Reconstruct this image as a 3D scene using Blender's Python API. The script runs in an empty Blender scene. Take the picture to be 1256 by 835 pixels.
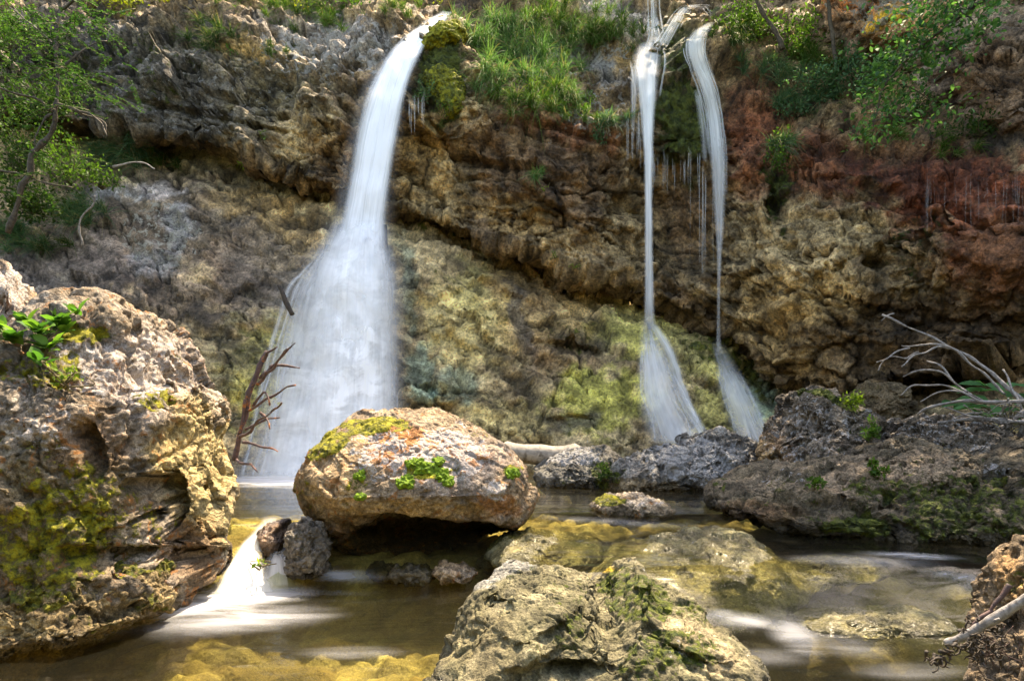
import bpy, bmesh, math, random
import numpy as np
R = math.radians
S = bpy.context.scene
COL = S.collection

# ------------------------------------------------------------------ camera, sky, sun, exposure
F, CX, HY, CZ = 837.0, 628.0, 500.0, 0.78
cd = bpy.data.cameras.new('camera'); cam = bpy.data.objects.new('camera', cd); COL.objects.link(cam)
cam.location = (0, 0, CZ); cam.rotation_euler = (R(90), 0, 0)
cd.sensor_width = 36; cd.lens = F / 1256 * 36; cd.shift_y = 82.5 / 1256; cd.clip_end = 300; cd.clip_start = 0.05
S.camera = cam
SUN_EL, SUN_AZ = R(63), R(28)          # azimuth clockwise from +Y
W = bpy.data.worlds.new('World'); S.world = W; W.use_nodes = True
wt = W.node_tree; sky = wt.nodes.new('ShaderNodeTexSky'); sky.sky_type = 'NISHITA'; sky.sun_disc = False
sky.sun_elevation = SUN_EL; sky.sun_rotation = SUN_AZ; sky.altitude = 600; sky.dust_density = 2.5; sky.ozone_density = 0.6
wt.links.new(sky.outputs[0], wt.nodes['Background'].inputs[0]); wt.nodes['Background'].inputs[1].default_value = 0.13
sl = bpy.data.lights.new('sun', 'SUN'); sl.energy = 2.3; sl.angle = R(0.6); sl.color = (1.0, 0.93, 0.82)
so = bpy.data.objects.new('sun', sl); COL.objects.link(so); so.location = (3, 6, 20)
so.rotation_euler = (math.pi / 2 - SUN_EL, 0, -SUN_AZ + math.pi)
S.view_settings.view_transform = 'Standard'; S.view_settings.look = 'None'
S.view_settings.exposure = 2.65; S.view_settings.use_white_balance = True; S.view_settings.white_balance_temperature = 8700; S.view_settings.white_balance_tint = 10; S.view_settings.gamma = 1.0; S.view_settings.use_curve_mapping = False

# ------------------------------------------------------------------ points
def P(px, py, Y):
    return np.array([(px - CX) / F * Y, Y, CZ + (HY - py) / F * Y])
def proj(p):
    y = np.maximum(p[:, 1], 0.3)
    return CX + p[:, 0] * F / y, HY - (p[:, 2] - CZ) * F / y
def ss(a, b, x):
    t = np.clip((x - a) / (b - a), 0, 1); return t * t * (3 - 2 * t)

# ------------------------------------------------------------------ noise
def hsh(ix, iy, iz, s):
    h = (ix.astype(np.int64) * 73856093) ^ (iy.astype(np.int64) * 19349663) ^ (iz.astype(np.int64) * 83492791) ^ (s * 2654435761)
    h &= 0xffffffff
    h = ((h ^ (h >> 15)) * 0x2c1b3c6d) & 0xffffffff
    h = ((h ^ (h >> 12)) * 0x297a2d39) & 0xffffffff
    return (h ^ (h >> 15)) & 0xffffffff
GR = np.array([[1,1,0],[-1,1,0],[1,-1,0],[-1,-1,0],[1,0,1],[-1,0,1],[1,0,-1],[-1,0,-1],[0,1,1],[0,-1,1],[0,1,-1],[0,-1,-1],[1,1,0],[-1,1,0],[0,-1,1],[0,-1,-1]], float)
def noise(p, s=0):
    i = np.floor(p).astype(np.int64); f = p - i; u = f * f * f * (f * (f * 6 - 15) + 10)
    out = 0
    for a in (0, 1):
        for b in (0, 1):
            for c in (0, 1):
                g = GR[hsh(i[:, 0] + a, i[:, 1] + b, i[:, 2] + c, s) & 15]
                d = g[:, 0] * (f[:, 0] - a) + g[:, 1] * (f[:, 1] - b) + g[:, 2] * (f[:, 2] - c)
                out = out + d * (u[:, 0] if a else 1 - u[:, 0]) * (u[:, 1] if b else 1 - u[:, 1]) * (u[:, 2] if c else 1 - u[:, 2])
    return out
def fbm(p, o=4, s=0, g=0.5):
    t = 0; a = 1.0; q = p.copy()
    for k in range(o):
        t = t + a * noise(q, s + k); a *= g; q = q * 2.03 + 17.3
    return t
def ridge(p, o=4, s=0, g=0.5):
    t = 0; a = 1.0; q = p.copy()
    for k in range(o):
        t = t + a * (1 - 2 * np.abs(noise(q, s + k)) * 1.4); a *= g; q = q * 2.07 + 9.1
    return t
def cells(p, s=0):
    """nearest feature point: distance, second distance, random id, tilt plane through the cell"""
    i = np.floor(p).astype(np.int64); n = len(p)
    f1 = np.full(n, 9.0); f2 = np.full(n, 9.0); rid = np.zeros(n); tl = np.zeros(n)
    for a in (-1, 0, 1):
        for b in (-1, 0, 1):
            for c in (-1, 0, 1):
                x, y, z = i[:, 0] + a, i[:, 1] + b, i[:, 2] + c
                h = hsh(x, y, z, s); h2 = hsh(x, y, z, s + 77)
                dx = x + (h & 1023) / 1023. - p[:, 0]; dy = y + ((h >> 10) & 1023) / 1023. - p[:, 1]; dz = z + ((h >> 20) & 1023) / 1023. - p[:, 2]
                d = dx * dx + dy * dy + dz * dz
                g = ((h2 & 255) / 127.5 - 1) * dx + (((h2 >> 8) & 255) / 127.5 - 1) * dy + (((h2 >> 16) & 255) / 127.5 - 1) * dz
                m = d < f1
                f2 = np.where(m, f1, np.minimum(f2, d)); f1 = np.where(m, d, f1)
                rid = np.where(m, ((h2 >> 20) & 1023) / 1023., rid); tl = np.where(m, g, tl)
    return np.sqrt(f1), np.sqrt(f2), rid, tl
def crack(p, s=0, w=0.12):
    f1, f2, rid, tl = cells(p, s)
    return 1 - ss(0, w, f2 - f1), rid, tl

# ------------------------------------------------------------------ meshes
def mesh_np(name, v, faces, attrs=None, uv=None, smooth=True):
    """faces: (n,3) or (n,4) int array"""
    m = bpy.data.meshes.new(name); k = faces.shape[1]
    m.vertices.add(len(v)); m.vertices.foreach_set('co', np.ascontiguousarray(v, np.float32).ravel())
    m.loops.add(faces.size); m.loops.foreach_set('vertex_index', np.ascontiguousarray(faces, np.int32).ravel())
    m.polygons.add(len(faces)); m.polygons.foreach_set('loop_start', np.arange(0, faces.size, k, dtype=np.int32))
    m.polygons.foreach_set('use_smooth', np.full(len(faces), smooth, bool))
    for an, av in (attrs or {}).items():
        if av.ndim == 1:
            at = m.attributes.new(an, 'FLOAT', 'POINT'); at.data.foreach_set('value', av.astype(np.float32))
        else:
            at = m.attributes.new(an, 'FLOAT_COLOR', 'POINT')
            c = np.ones((len(v), 4), np.float32); c[:, :av.shape[1]] = av; at.data.foreach_set('color', c.ravel())
    if uv is not None:
        l = m.uv_layers.new(name='UVMap'); l.data.foreach_set('uv', np.ascontiguousarray(uv[faces.ravel()], np.float32).ravel())
    m.update(calc_edges=True); m.validate()
    return m
ZB = {}
zbuf = np.full((150, 240), 99.0)
def reg(p):
    x, y = proj(p); ix = ((x + 320) / 8).astype(int); iy = ((y + 200) / 8).astype(int)
    ok = (ix >= 0) & (ix < 240) & (iy >= 0) & (iy < 150) & (p[:, 1] > 0.5)
    np.minimum.at(zbuf, (iy[ok], ix[ok]), p[ok, 1])
def surf(px, py):
    ix = int((px + 320) / 8); iy = int((py + 200) / 8)
    w = zbuf[max(iy - 1, 0):iy + 2, max(ix - 1, 0):ix + 2]; w = w[w < 98]
    return float(np.median(w)) if len(w) else 9.5
def link(name, mesh, mat, parent=None, base=None):
    """link one mesh as one object, its origin at its own base"""
    n = len(mesh.vertices); co = np.empty(n * 3, np.float32); mesh.vertices.foreach_get('co', co); co = co.reshape(-1, 3)
    if base is None:
        lo, hi = co.min(0), co.max(0); base = np.array([(lo[0] + hi[0]) / 2, (lo[1] + hi[1]) / 2, lo[2]])
    base = np.array(base, np.float32)
    co -= base; mesh.vertices.foreach_set('co', co.ravel()); mesh.update()
    o = bpy.data.objects.new(name, mesh); COL.objects.link(o)
    if mat: mesh.materials.append(mat)
    if parent is not None:
        o.parent = parent
        par = np.array(parent['_w']); o.location = (base - par).tolist()
    else: o.location = base.tolist()
    o['_w'] = base.tolist()
    return o
def empty(name, base):
    o = bpy.data.objects.new(name, None); COL.objects.link(o); o.location = list(base); o['_w'] = [float(a) for a in base]; o.empty_display_size = 0.1
    return o
def tag(o, label=None, cat=None, group=None, kind=None):
    for k, v in (('label', label), ('category', cat), ('group', group), ('kind', kind)):
        if v: o[k] = v
    return o
def vnormals(v, f):
    if f.shape[1] == 3: n = np.cross(v[f[:, 1]] - v[f[:, 0]], v[f[:, 2]] - v[f[:, 0]])
    else: n = np.cross(v[f[:, 2]] - v[f[:, 0]], v[f[:, 3]] - v[f[:, 1]])
    out = np.stack([sum(np.bincount(f[:, k], n[:, a], len(v)) for k in range(f.shape[1])) for a in range(3)], 1)
    return out / (np.linalg.norm(out, axis=1, keepdims=True) + 1e-9)
def gridfaces(ny, nx):
    a = np.arange(ny * nx).reshape(ny, nx)
    return np.stack([a[:-1, :-1], a[:-1, 1:], a[1:, 1:], a[1:, :-1]], -1).reshape(-1, 4)
def rbf(pts, qx, qy):
    pts = np.array(pts, float); A = pts[:, :2]
    D = np.sqrt(((A[:, None] - A[None]) ** 2).sum(-1) + 400)
    n = len(A); M = np.zeros((n + 3, n + 3)); M[:n, :n] = D; M[:n, n] = 1; M[:n, n + 1:] = A / 1000; M[n, :n] = 1; M[n + 1:, :n] = A.T / 1000
    w = np.linalg.solve(M, np.concatenate([pts[:, 2], [0, 0, 0]]))
    out = w[n] + w[n + 1] * qx / 1000 + w[n + 2] * qy / 1000
    for k in range(n): out = out + w[k] * np.sqrt((qx - A[k, 0]) ** 2 + (qy - A[k, 1]) ** 2 + 400)
    return out

# ------------------------------------------------------------------ node helpers
def newmat(name):
    m = bpy.data.materials.new(name); m.use_nodes = True; m.node_tree.nodes.clear()
    m.cycles.emission_sampling = 'NONE'
    return m, NT(m.node_tree)
class NT:
    def __init__(s, t): s.t = t
    def n(s, typ, props=None, **inp):
        nd = s.t.nodes.new('ShaderNode' + typ)
        for k, v in (props or {}).items(): setattr(nd, k, v)
        for k, v in inp.items():
            sock = nd.inputs[int(k[1:])] if k[0] == '_' and k[1:].isdigit() else nd.inputs[k.replace('_', ' ')]
            if hasattr(v, 'default_value') or hasattr(v, 'is_output'): s.t.links.new(v, sock)
            else: sock.default_value = v
        return nd
    def math(s, op, a, b=0.0, c=0.0, clamp=False):
        nd = s.t.nodes.new('ShaderNodeMath'); nd.operation = op; nd.use_clamp = clamp
        for i, v in enumerate((a, b, c)):
            if hasattr(v, 'is_output'): s.t.links.new(v, nd.inputs[i])
            else: nd.inputs[i].default_value = v
        return nd.outputs[0]
    def mr(s, v, a, b, c=0.0, d=1.0, smooth=True):
        nd = s.t.nodes.new('ShaderNodeMapRange'); nd.interpolation_type = 'SMOOTHSTEP' if smooth else 'LINEAR'
        s.t.links.new(v, nd.inputs[0])
        for i, x in enumerate((a, b, c, d)): nd.inputs[i + 1].default_value = x
        return nd.outputs[0]
    def mix(s, f, a, b, blend='MIX'):
        nd = s.t.nodes.new('ShaderNodeMix'); nd.data_type = 'RGBA'; nd.blend_type = blend
        for i, v in ((0, f), (6, a), (7, b)):
            if hasattr(v, 'is_output'): s.t.links.new(v, nd.inputs[i])
            elif i == 0: nd.inputs[0].default_value = v
            else: nd.inputs[i].default_value = (*v, 1) if len(v) == 3 else v
        return nd.outputs[2]
    def noise(s, vec, scale, detail=4, rough=0.55, dist=0.0):
        nd = s.n('TexNoise', Vector=vec, Scale=scale, Detail=detail, Roughness=rough, Distortion=dist); return nd.outputs[0]
    def att(s, name):
        nd = s.t.nodes.new('ShaderNodeAttribute'); nd.attribute_name = name; return nd
    def out(s, sh):
        o = s.t.nodes.new('ShaderNodeOutputMaterial'); s.t.links.new(sh, o.inputs[0])

def rock_mat(name, k=1.0, bump=1.0, moss1=(0.022, 0.036, 0.007), moss2=(0.13, 0.15, 0.02), lich=(0.48, 0.47, 0.45), con=1.0, bs=1.0, rust=None):
    """limestone: vertex colour broken up by grain, pits, pale lichen and moss"""
    m, t = newmat(name)
    v = t.n('TexCoord').outputs[3]
    col = t.att('Col').outputs[0]
    msk = t.n('SeparateColor', _0=t.att('Msk').outputs[0])
    n1 = t.noise(v, 5 * k, 8, 0.62, 0.4); n2 = t.noise(v, 26 * k, 6, 0.68); n3 = t.noise(v, 11 * k, 7, 0.66, 0.8)
    n4 = t.noise(v, 90 * k, 3, 0.6)
    vo = t.n('TexVoronoi', Vector=v, Scale=34 * k, Randomness=1.0).outputs[0]
    g = t.math('MULTIPLY', t.mr(n1, 0.3, 0.7, 1 - 0.42 * con, 1 + 0.42 * con), t.mr(n2, 0.3, 0.7, 1 - 0.5 * con, 1 + 0.5 * con))
    g = t.math('MULTIPLY', g, t.mr(n4, 0.3, 0.7, 0.72, 1.28))
    rg = t.n('TexNoise', {'noise_type': 'RIDGED_MULTIFRACTAL'}, Vector=v, Scale=5.5 * k, Detail=9, Roughness=0.62, Distortion=0.5).outputs[0]
    g = t.math('MULTIPLY', g, t.mr(rg, 0.1, 0.9, 1.12, 0.82, False))
    c = t.n('VectorMath', {'operation': 'SCALE'}, _0=col, Scale=g).outputs[0]
    if rust:
        c = t.mix(t.mr(t.noise(v, 7 * k, 6, 0.65, 1.0), 0.56, 0.66, 0, 0.8), c, rust)
    dk = t.mr(t.noise(v, 15 * k, 8, 0.72, 0.5), 0.60, 0.68, 0, 0.75)
    c = t.mix(dk, c, t.mix(0.85, c, (0.03, 0.027, 0.022)))
    lf = t.math('ADD', n3, t.math('MULTIPLY', msk.outputs[1], 0.30)); lf = t.mr(lf, 0.68, 0.74, 0, 0.85)
    lc = t.n('VectorMath', {'operation': 'SCALE'}, _0=(lich[0], lich[1], lich[2]), Scale=t.mr(n4, 0.3, 0.7, 0.6, 1.2)).outputs[0]
    c = t.mix(lf, c, lc)
    mf = t.math('ADD', t.noise(v, 9 * k, 9, 0.74, 0.3), t.math('MULTIPLY', msk.outputs[0], 0.40)); mf = t.mr(mf, 0.735, 0.83)
    mc = t.mix(t.mr(t.noise(v, 14 * k, 7, 0.75), 0.36, 0.62), moss1, moss2)
    c = t.mix(mf, c, mc)
    h = t.math('ADD', t.math('MULTIPLY', n1, 0.9), t.math('MULTIPLY', n2, 0.45))
    h = t.math('ADD', h, t.math('MULTIPLY', vo, -0.16)); h = t.math('ADD', h, t.math('MULTIPLY', n4, 0.16))
    h = t.math('ADD', h, t.math('MULTIPLY', rg, -0.22)); h = t.math('ADD', h, t.math('MULTIPLY', mf, 0.2)); h = t.math('SUBTRACT', h, t.math('MULTIPLY', dk, 0.15))
    bp = t.n('Bump', Strength=min(1.0, 0.95 * bump), Distance=0.085 / k * bs, Height=h).outputs[0]
    wet = msk.outputs[2]
    b = t.n('BsdfPrincipled', Base_Color=c, Roughness=t.math('SUBTRACT', 0.85, t.math('MULTIPLY', wet, 0.62)), Normal=bp)
    b.inputs['Specular IOR Level'].default_value = 0.35
    t.out(b.outputs[0]); return m

# ------------------------------------------------------------------ painting: colour of stone, moss, stains and dark crevices by place
def paint(p, base, scale, blobs, warp=14, s=0, streak=0.0, msk0=(0, 0, 0), grain=0.0):
    base = np.array(base, float)
    a = fbm(p * scale, 5, s + 5) * 0.9 + 0.5; b = fbm(p * scale * 2.7 + 3, 4, s + 9) * 1.0 + 0.5
    a = np.clip(a, 0, 1)[:, None]; b = np.clip((b - 0.3) * 1.8, 0, 1)[:, None]
    c = base[0] * (1 - a) + base[1] * a; c = c * (1 - 0.6 * b) + base[2] * 0.6 * b
    px, py = proj(p)
    q = p * 2.2
    px = px + warp * fbm(q, 4, s + 21); py = py + warp * fbm(q + 31, 4, s + 25)
    nz = fbm(p * 4.5, 4, s + 33)
    c = c * (1 + 0.55 * fbm(p * 5.5, 4, s + 61) + 0.25 * noise(p * 1.7, s + 66))[:, None]
    M = np.tile(np.array(msk0, float), (len(p), 1))
    for bl in blobs:
        kind, x, y, rx, ry = bl[:5]; w = bl[5] if len(bl) > 5 else 1.0; ang = R(bl[6]) if len(bl) > 6 else 0.0
        dx, dy = px - x, py - y; ca, sa = math.cos(ang), math.sin(ang)
        d = np.sqrt(((dx * ca + dy * sa) / rx) ** 2 + ((-dx * sa + dy * ca) / ry) ** 2) + 0.45 * nz
        m = w * (1 - ss(0.65, 1.2, d))
        if isinstance(kind, str): M[:, 'mlw'.index(kind)] = np.maximum(M[:, 'mlw'.index(kind)], m) if w > 0 else M[:, 'mlw'.index(kind)] + m
        else: c = c * (1 - m[:, None]) + np.array(kind) * m[:, None]
    if grain:      # bedding grain running down to the right
        ca, sa = math.cos(R(27)), math.sin(R(27)); w = np.stack([(p[:, 0] * ca - p[:, 2] * sa) * 1.5, p[:, 1] * .3, (p[:, 0] * sa + p[:, 2] * ca) * 6.5], 1) + 0.5 * fbm(p * 1.5, 3, 71)[:, None]
        c = c * (1 - grain * np.clip(fbm(w, 4, s + 70) * 1.7, -0.45, 0.85))[:, None]
    if streak:
        st = noise(np.stack([p[:, 0] * 7, p[:, 1] * 2, p[:, 2] * 0.6], 1), s + 50) + 0.5 * noise(np.stack([p[:, 0] * 19, p[:, 1] * 3, p[:, 2] * 1.2], 1), s + 51)
        c = c * (1 - streak * np.clip(st * 1.6, -0.5, 0.9))[:, None]
    return np.clip(c, 0.008, 0.9), np.clip(M, 0, 1)

def dents(v, n, lst, dr=None):
    px, py = proj(v); nz = 0.25 * fbm(v * 3.1, 3, 91)
    front = np.clip(-n[:, 1] * 3 + 0.5, 0, 1)
    for x, y, rx, ry, amp, ang in lst:
        ca, sa = math.cos(R(ang)), math.sin(R(ang)); dx, dy = px - x, py - y
        ly = (-dx * sa + dy * ca) / ry; ly = np.where((ly < 0) & (amp < 0), ly * 2.0, ly)
        d = np.sqrt(((dx * ca + dy * sa) / rx) ** 2 + ly ** 2) + 1.6 * nz
        w = (1 - ss(0.35, 1.05, d)) * front
        v = v.copy(); v[:, 1] -= amp * w
    return v

OCH = (0.42, 0.255, 0.09); TAN = (0.42, 0.295, 0.145); BRN = (0.16, 0.088, 0.042); RED = (0.22, 0.062, 0.027); GRY = (0.25, 0.235, 0.225)
DGR = (0.075, 0.066, 0.058); ALG = (0.36, 0.32, 0.075); TEA = (0.13, 0.22, 0.17); OLV = (0.13, 0.105, 0.055); MOS = (0.035, 0.045, 0.012)
PAL = (0.60, 0.46, 0.19); PNK = (0.40, 0.33, 0.29); BLK = (0.025, 0.022, 0.018)

M_cliff = rock_mat('cliff_limestone', 0.8, 1.0, con=1.25, bs=1.1, lich=(0.36, 0.34, 0.31), moss1=(0.02, 0.034, 0.008), moss2=(0.11, 0.13, 0.02))
M_slope = rock_mat('wet_slope_limestone', 0.95, 1.0, con=1.1, bs=0.75, lich=(0.42, 0.40, 0.33), moss1=(0.02, 0.034, 0.008), moss2=(0.20, 0.20, 0.03))

# ------------------------------------------------------------------ cliff sheets
def cliff(name, x0, x1, edge, top, step, ctrl, relief, blobs, base, mat, curl=2.6, rise=0.05, dl=(), streak=0.35, grain=0.0, s=0, label=None, pscale=0.7, msk0=(0, 0, 0), pull=None):
    xs = np.arange(x0, x1 + step, step, dtype=float)
    ex, ey = np.array(edge, float).T
    e = np.interp(xs, ex, ey)
    e = e + 7 * noise(np.stack([xs / 38, xs * 0, xs * 0 + s], 1), 3) + 4 * noise(np.stack([xs / 13, xs * 0, xs * 0 + s], 1), 4)
    ny = int((np.max(e) - top) / step); nc = 26 if curl else 0
    T = np.linspace(0, 1, ny)[:, None]
    px = np.repeat(xs[None], ny, 0); py = e[None] * (1 - T) + top * T
    D = rbf(ctrl, px.ravel(), py.ravel()).reshape(ny, -1)
    pos = np.stack([(px - CX) / F * D, D, CZ + (HY - py) / F * D], -1)
    if nc:
        k = np.linspace(1, 0, nc, endpoint=False)[:, None]
        b = pos[0][None].repeat(nc, 0).copy(); b[:, :, 1] += curl * k; b[:, :, 2] += rise * curl * k
        # round the lip
        pos = np.concatenate([b, pos], 0)
    sh = pos.shape; v = pos.reshape(-1, 3); f = gridfaces(sh[0], sh[1])
    n = vnormals(v, f)
    if n[:, 1].mean() > 0: f = f[:, ::-1]; n = -n
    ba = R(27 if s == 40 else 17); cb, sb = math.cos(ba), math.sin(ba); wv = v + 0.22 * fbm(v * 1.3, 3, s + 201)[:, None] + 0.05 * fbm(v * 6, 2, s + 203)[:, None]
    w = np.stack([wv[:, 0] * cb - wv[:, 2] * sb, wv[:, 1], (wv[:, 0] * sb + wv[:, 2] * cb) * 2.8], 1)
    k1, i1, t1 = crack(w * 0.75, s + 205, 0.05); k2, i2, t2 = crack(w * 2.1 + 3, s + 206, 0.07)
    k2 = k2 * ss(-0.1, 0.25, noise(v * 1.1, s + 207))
    q_ = 0.5 if s == 40 else 1.0
    v = v + n * (relief(v) - 0.08 * k1 - 0.04 * k2 + q_ * (0.10 * t1 + 0.045 * t2) + 0.11 * (i1 - .5) * (1 - k1))[:, None]
    v = dents(v, n, dl)
    n2 = vnormals(v, f)
    v = v + n2 * (0.6 if s == 40 else 1.0) * (0.035 * crack(v * np.array([4.5, 4.5, 5.5]) + 0.3 * fbm(v * 3, 2, 8)[:, None], 14)[2] + 0.018 * fbm(v * 13, 3, 15) - 0.03 * np.clip(noise(v * 7, 31) - 0.25, 0, 1) * 3)[:, None]
    c, M = paint(v, base, pscale, blobs, s=s, streak=streak, msk0=msk0, grain=grain)
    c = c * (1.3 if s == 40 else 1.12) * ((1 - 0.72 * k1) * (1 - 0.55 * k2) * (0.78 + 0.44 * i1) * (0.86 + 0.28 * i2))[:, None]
    reg(v)
    o = link(name, mesh_np(name, v, f, {'Col': c, 'Msk': M}), mat)
    return tag(o, label, kind='structure')

def relief_cliff(v):
    q = v.copy(); q[:, 2] += 0.30 * q[:, 0]                      # bedding dips to the right
    wv = q + 0.35 * fbm(q * 0.9, 3, 2)[:, None]
    bed = ridge(wv * np.array([0.35, 0.35, 1.9]), 4, 5, 0.5)
    c1, _, t1 = crack(wv * np.array([0.8, 0.8, 1.25]), 7, 0.1); c2, _, t2 = crack(wv * np.array([2.0, 2.0, 2.9]), 11, 0.12)
    return 0.28 * fbm(v * 0.55, 4, 1) + 0.10 * bed + 0.24 * t1 - 0.07 * c1 + 0.09 * t2 - 0.035 * c2 + 0.05 * fbm(v * 4, 3, 6)
def relief_slope(v):
    q = v.copy(); q[:, 2] += 0.25 * q[:, 0]
    wv = q + 0.3 * fbm(q * 1.1, 3, 42)[:, None]
    c1, _, t1 = crack(wv * np.array([0.9, 1.0, 1.4]), 47, 0.09); c2, _, t2 = crack(wv * np.array([2.6, 2.6, 3.6]), 51, 0.12)
    ca, sa = math.cos(R(27)), math.sin(R(27)); w = np.stack([(v[:, 0] * ca - v[:, 2] * sa) * 0.8, v[:, 1] * .3, (v[:, 0] * sa + v[:, 2] * ca) * 3.2], 1)
    return 0.15 * fbm(v * 0.7, 4, 41) + 0.05 * t1 - 0.03 * c1 + 0.025 * t2 - 0.015 * c2 + 0.065 * ridge(w, 4, 46) + 0.02 * fbm(v * 6, 3, 49)

EDGE = [(-400, 105), (0, 120), (100, 146), (200, 160), (250, 172), (320, 195), (400, 226), (480, 252), (560, 277), (620, 296), (700, 325), (780, 356), (860, 385), (920, 425), (960, 468), (1010, 476), (1080, 470), (1150, 455), (1256, 418), (1500, 360)]
UP = [(-300, 100, 9.6), (0, 120, 10.6), (100, 146, 10.8), (250, 170, 10.4), (400, 222, 9.95), (480, 250, 9.95), (620, 296, 10.05), (780, 356, 10.0), (900, 400, 9.5), (960, 468, 8.9), (1080, 470, 8.2), (1256, 420, 7.4), (1500, 360, 6.2),
      (0, 60, 11.0), (150, 80, 10.9), (300, 100, 10.65), (300, 35, 11.2), (420, 120, 10.15), (430, 60, 10.8), (200, 10, 12.2), (400, 10, 12.0), (200, -100, 15), (450, -60, 14), (520, 25, 11.0), (500, 90, 10.15), (545, 60, 10.25), (545, 130, 10.0), (540, 180, 10.25),
      (600, 150, 10.2), (650, 230, 9.85), (620, 60, 10.9), (680, 130, 10.3), (640, 0, 11.9), (760, 60, 11.0), (740, 130, 10.3), (740, 230, 9.85), (700, -60, 13.5), (800, 20, 11.2), (860, 20, 11.1), (800, 60, 10.5), (840, 110, 10.0), (840, 175, 9.75), (840, 225, 10.3), (800, 280, 10.25), (900, 300, 9.5),
      (880, 120, 9.9), (900, 60, 10.6), (950, 60, 10.6), (960, 0, 11.8), (960, 140, 9.7), (1000, 200, 9.2), (1000, 300, 8.7), (1000, 400, 8.5), (1100, 300, 8.1), (1100, 180, 8.6), (1060, 60, 9.9), (1150, 120, 9.1), (1150, 400, 7.9), (1256, 300, 7.0), (1256, 190, 7.6), (1256, 100, 9.2), (1150, 20, 10.4), (1500, 200, 6.2), (900, -100, 13), (1300, -60, 9.5)]
UPB = [(OLV, 230, 100, 200, 80, .85, 10), (DGR, 180, 110, 130, 90, .75), (DGR, 40, 60, 120, 80, .8), (TAN, 375, 165, 40, 40, .7), (BRN, 410, 190, 30, 40, .5), (GRY, 420, 50, 110, 30, .6, 15), (OCH, 300, 60, 40, 15, .6, 10),
       (OCH, 520, 200, 40, 60, .85), (TAN, 530, 235, 50, 40, .6), (BRN, 640, 190, 90, 60, .8, 15), (TAN, 580, 110, 30, 40, .6), (PNK, 590, 108, 30, 8, .8, 15), (OCH, 640, 270, 90, 22, .5, 18), (BRN, 720, 200, 60, 90, .7), (RED, 680, 150, 90, 25, .45, 20),
       (GRY, 680, 60, 40, 10, .9, 20), (GRY, 740, 85, 50, 14, .9, 22), (PNK, 760, 20, 60, 28, .8, 35), (OCH, 775, 75, 25, 22, .6), (TAN, 770, 280, 40, 60, .5), (BRN, 850, 270, 40, 60, .6), (MOS, 840, 160, 45, 60, .9), (MOS, 830, 60, 35, 40, .8), (MOS, 540, 90, 32, 60, .85),
       (BRN, 920, 180, 50, 70, .7), (RED, 930, 140, 50, 60, .5), (TAN, 960, 330, 90, 110, .8), (OCH, 1000, 400, 90, 60, .6), (TAN, 1040, 140, 16, 40, .8), (RED, 1010, 200, 60, 50, .75), (OLV, 1100, 330, 60, 50, .35), (TAN, 1080, 270, 60, 40, .7),
       ((0.15, 0.042, 0.02), 1160, 225, 130, 55, .95, 8), (DGR, 1200, 165, 90, 20, .7), (RED, 1230, 290, 110, 90, .85), ((0.17, 0.05, 0.022), 1130, 265, 50, 30, .7), (RED, 930, 190, 40, 60, .6), (BRN, 1230, 330, 60, 80, .5), ((0.09, 0.055, 0.03), 1140, 420, 170, 55, .8), (TAN, 1130, 330, 40, 40, .5), (BRN, 1100, 160, 90, 40, .8),
       (BLK, 955, 240, 18, 45, .85), (BLK, 412 + 470, 295, 9, 12, .8), (OLV, 840, 330, 50, 22, .3),
       ('m', 540, 90, 30, 62, 1), ('m', 840, 150, 46, 55, .95), ('m', 820, 60, 45, 45, .7), ('m', 885, 30, 24, 16, 1), ('m', 240, 60, 190, 40, .5), ('m', 955, 230, 20, 60, .8), ('m', 120, 90, 130, 70, .55), ('m', 1120, 300, 40, 45, .55), ('m', 660, 90, 90, 60, .5), ('m', 1000, 110, 90, 50, .5),
       ('l', 420, 60, 120, 40, .7), ('l', 250, 110, 160, 60, .35), ('l', 700, 70, 90, 30, .6), ('l', 730, 140, 50, 30, .6), ('w', 840, 180, 60, 70, .8), ('w', 1180, 240, 120, 60, .6), ('w', 500, 150, 60, 120, .6), ('w', 850, 300, 60, 90, .5)]
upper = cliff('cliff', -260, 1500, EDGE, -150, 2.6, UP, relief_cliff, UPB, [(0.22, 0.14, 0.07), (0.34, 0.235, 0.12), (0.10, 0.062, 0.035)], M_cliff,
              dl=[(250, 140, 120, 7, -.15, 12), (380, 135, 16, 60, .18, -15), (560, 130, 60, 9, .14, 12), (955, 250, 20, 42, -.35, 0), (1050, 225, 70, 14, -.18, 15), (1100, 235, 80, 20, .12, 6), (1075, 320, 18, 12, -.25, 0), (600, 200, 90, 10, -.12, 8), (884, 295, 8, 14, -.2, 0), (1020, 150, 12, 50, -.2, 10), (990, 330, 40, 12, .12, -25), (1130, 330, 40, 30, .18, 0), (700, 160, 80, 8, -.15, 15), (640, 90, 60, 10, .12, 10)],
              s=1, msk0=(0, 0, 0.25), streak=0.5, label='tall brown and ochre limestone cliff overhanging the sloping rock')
SLE = [(-300, 720), (1500, 720)]
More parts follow.
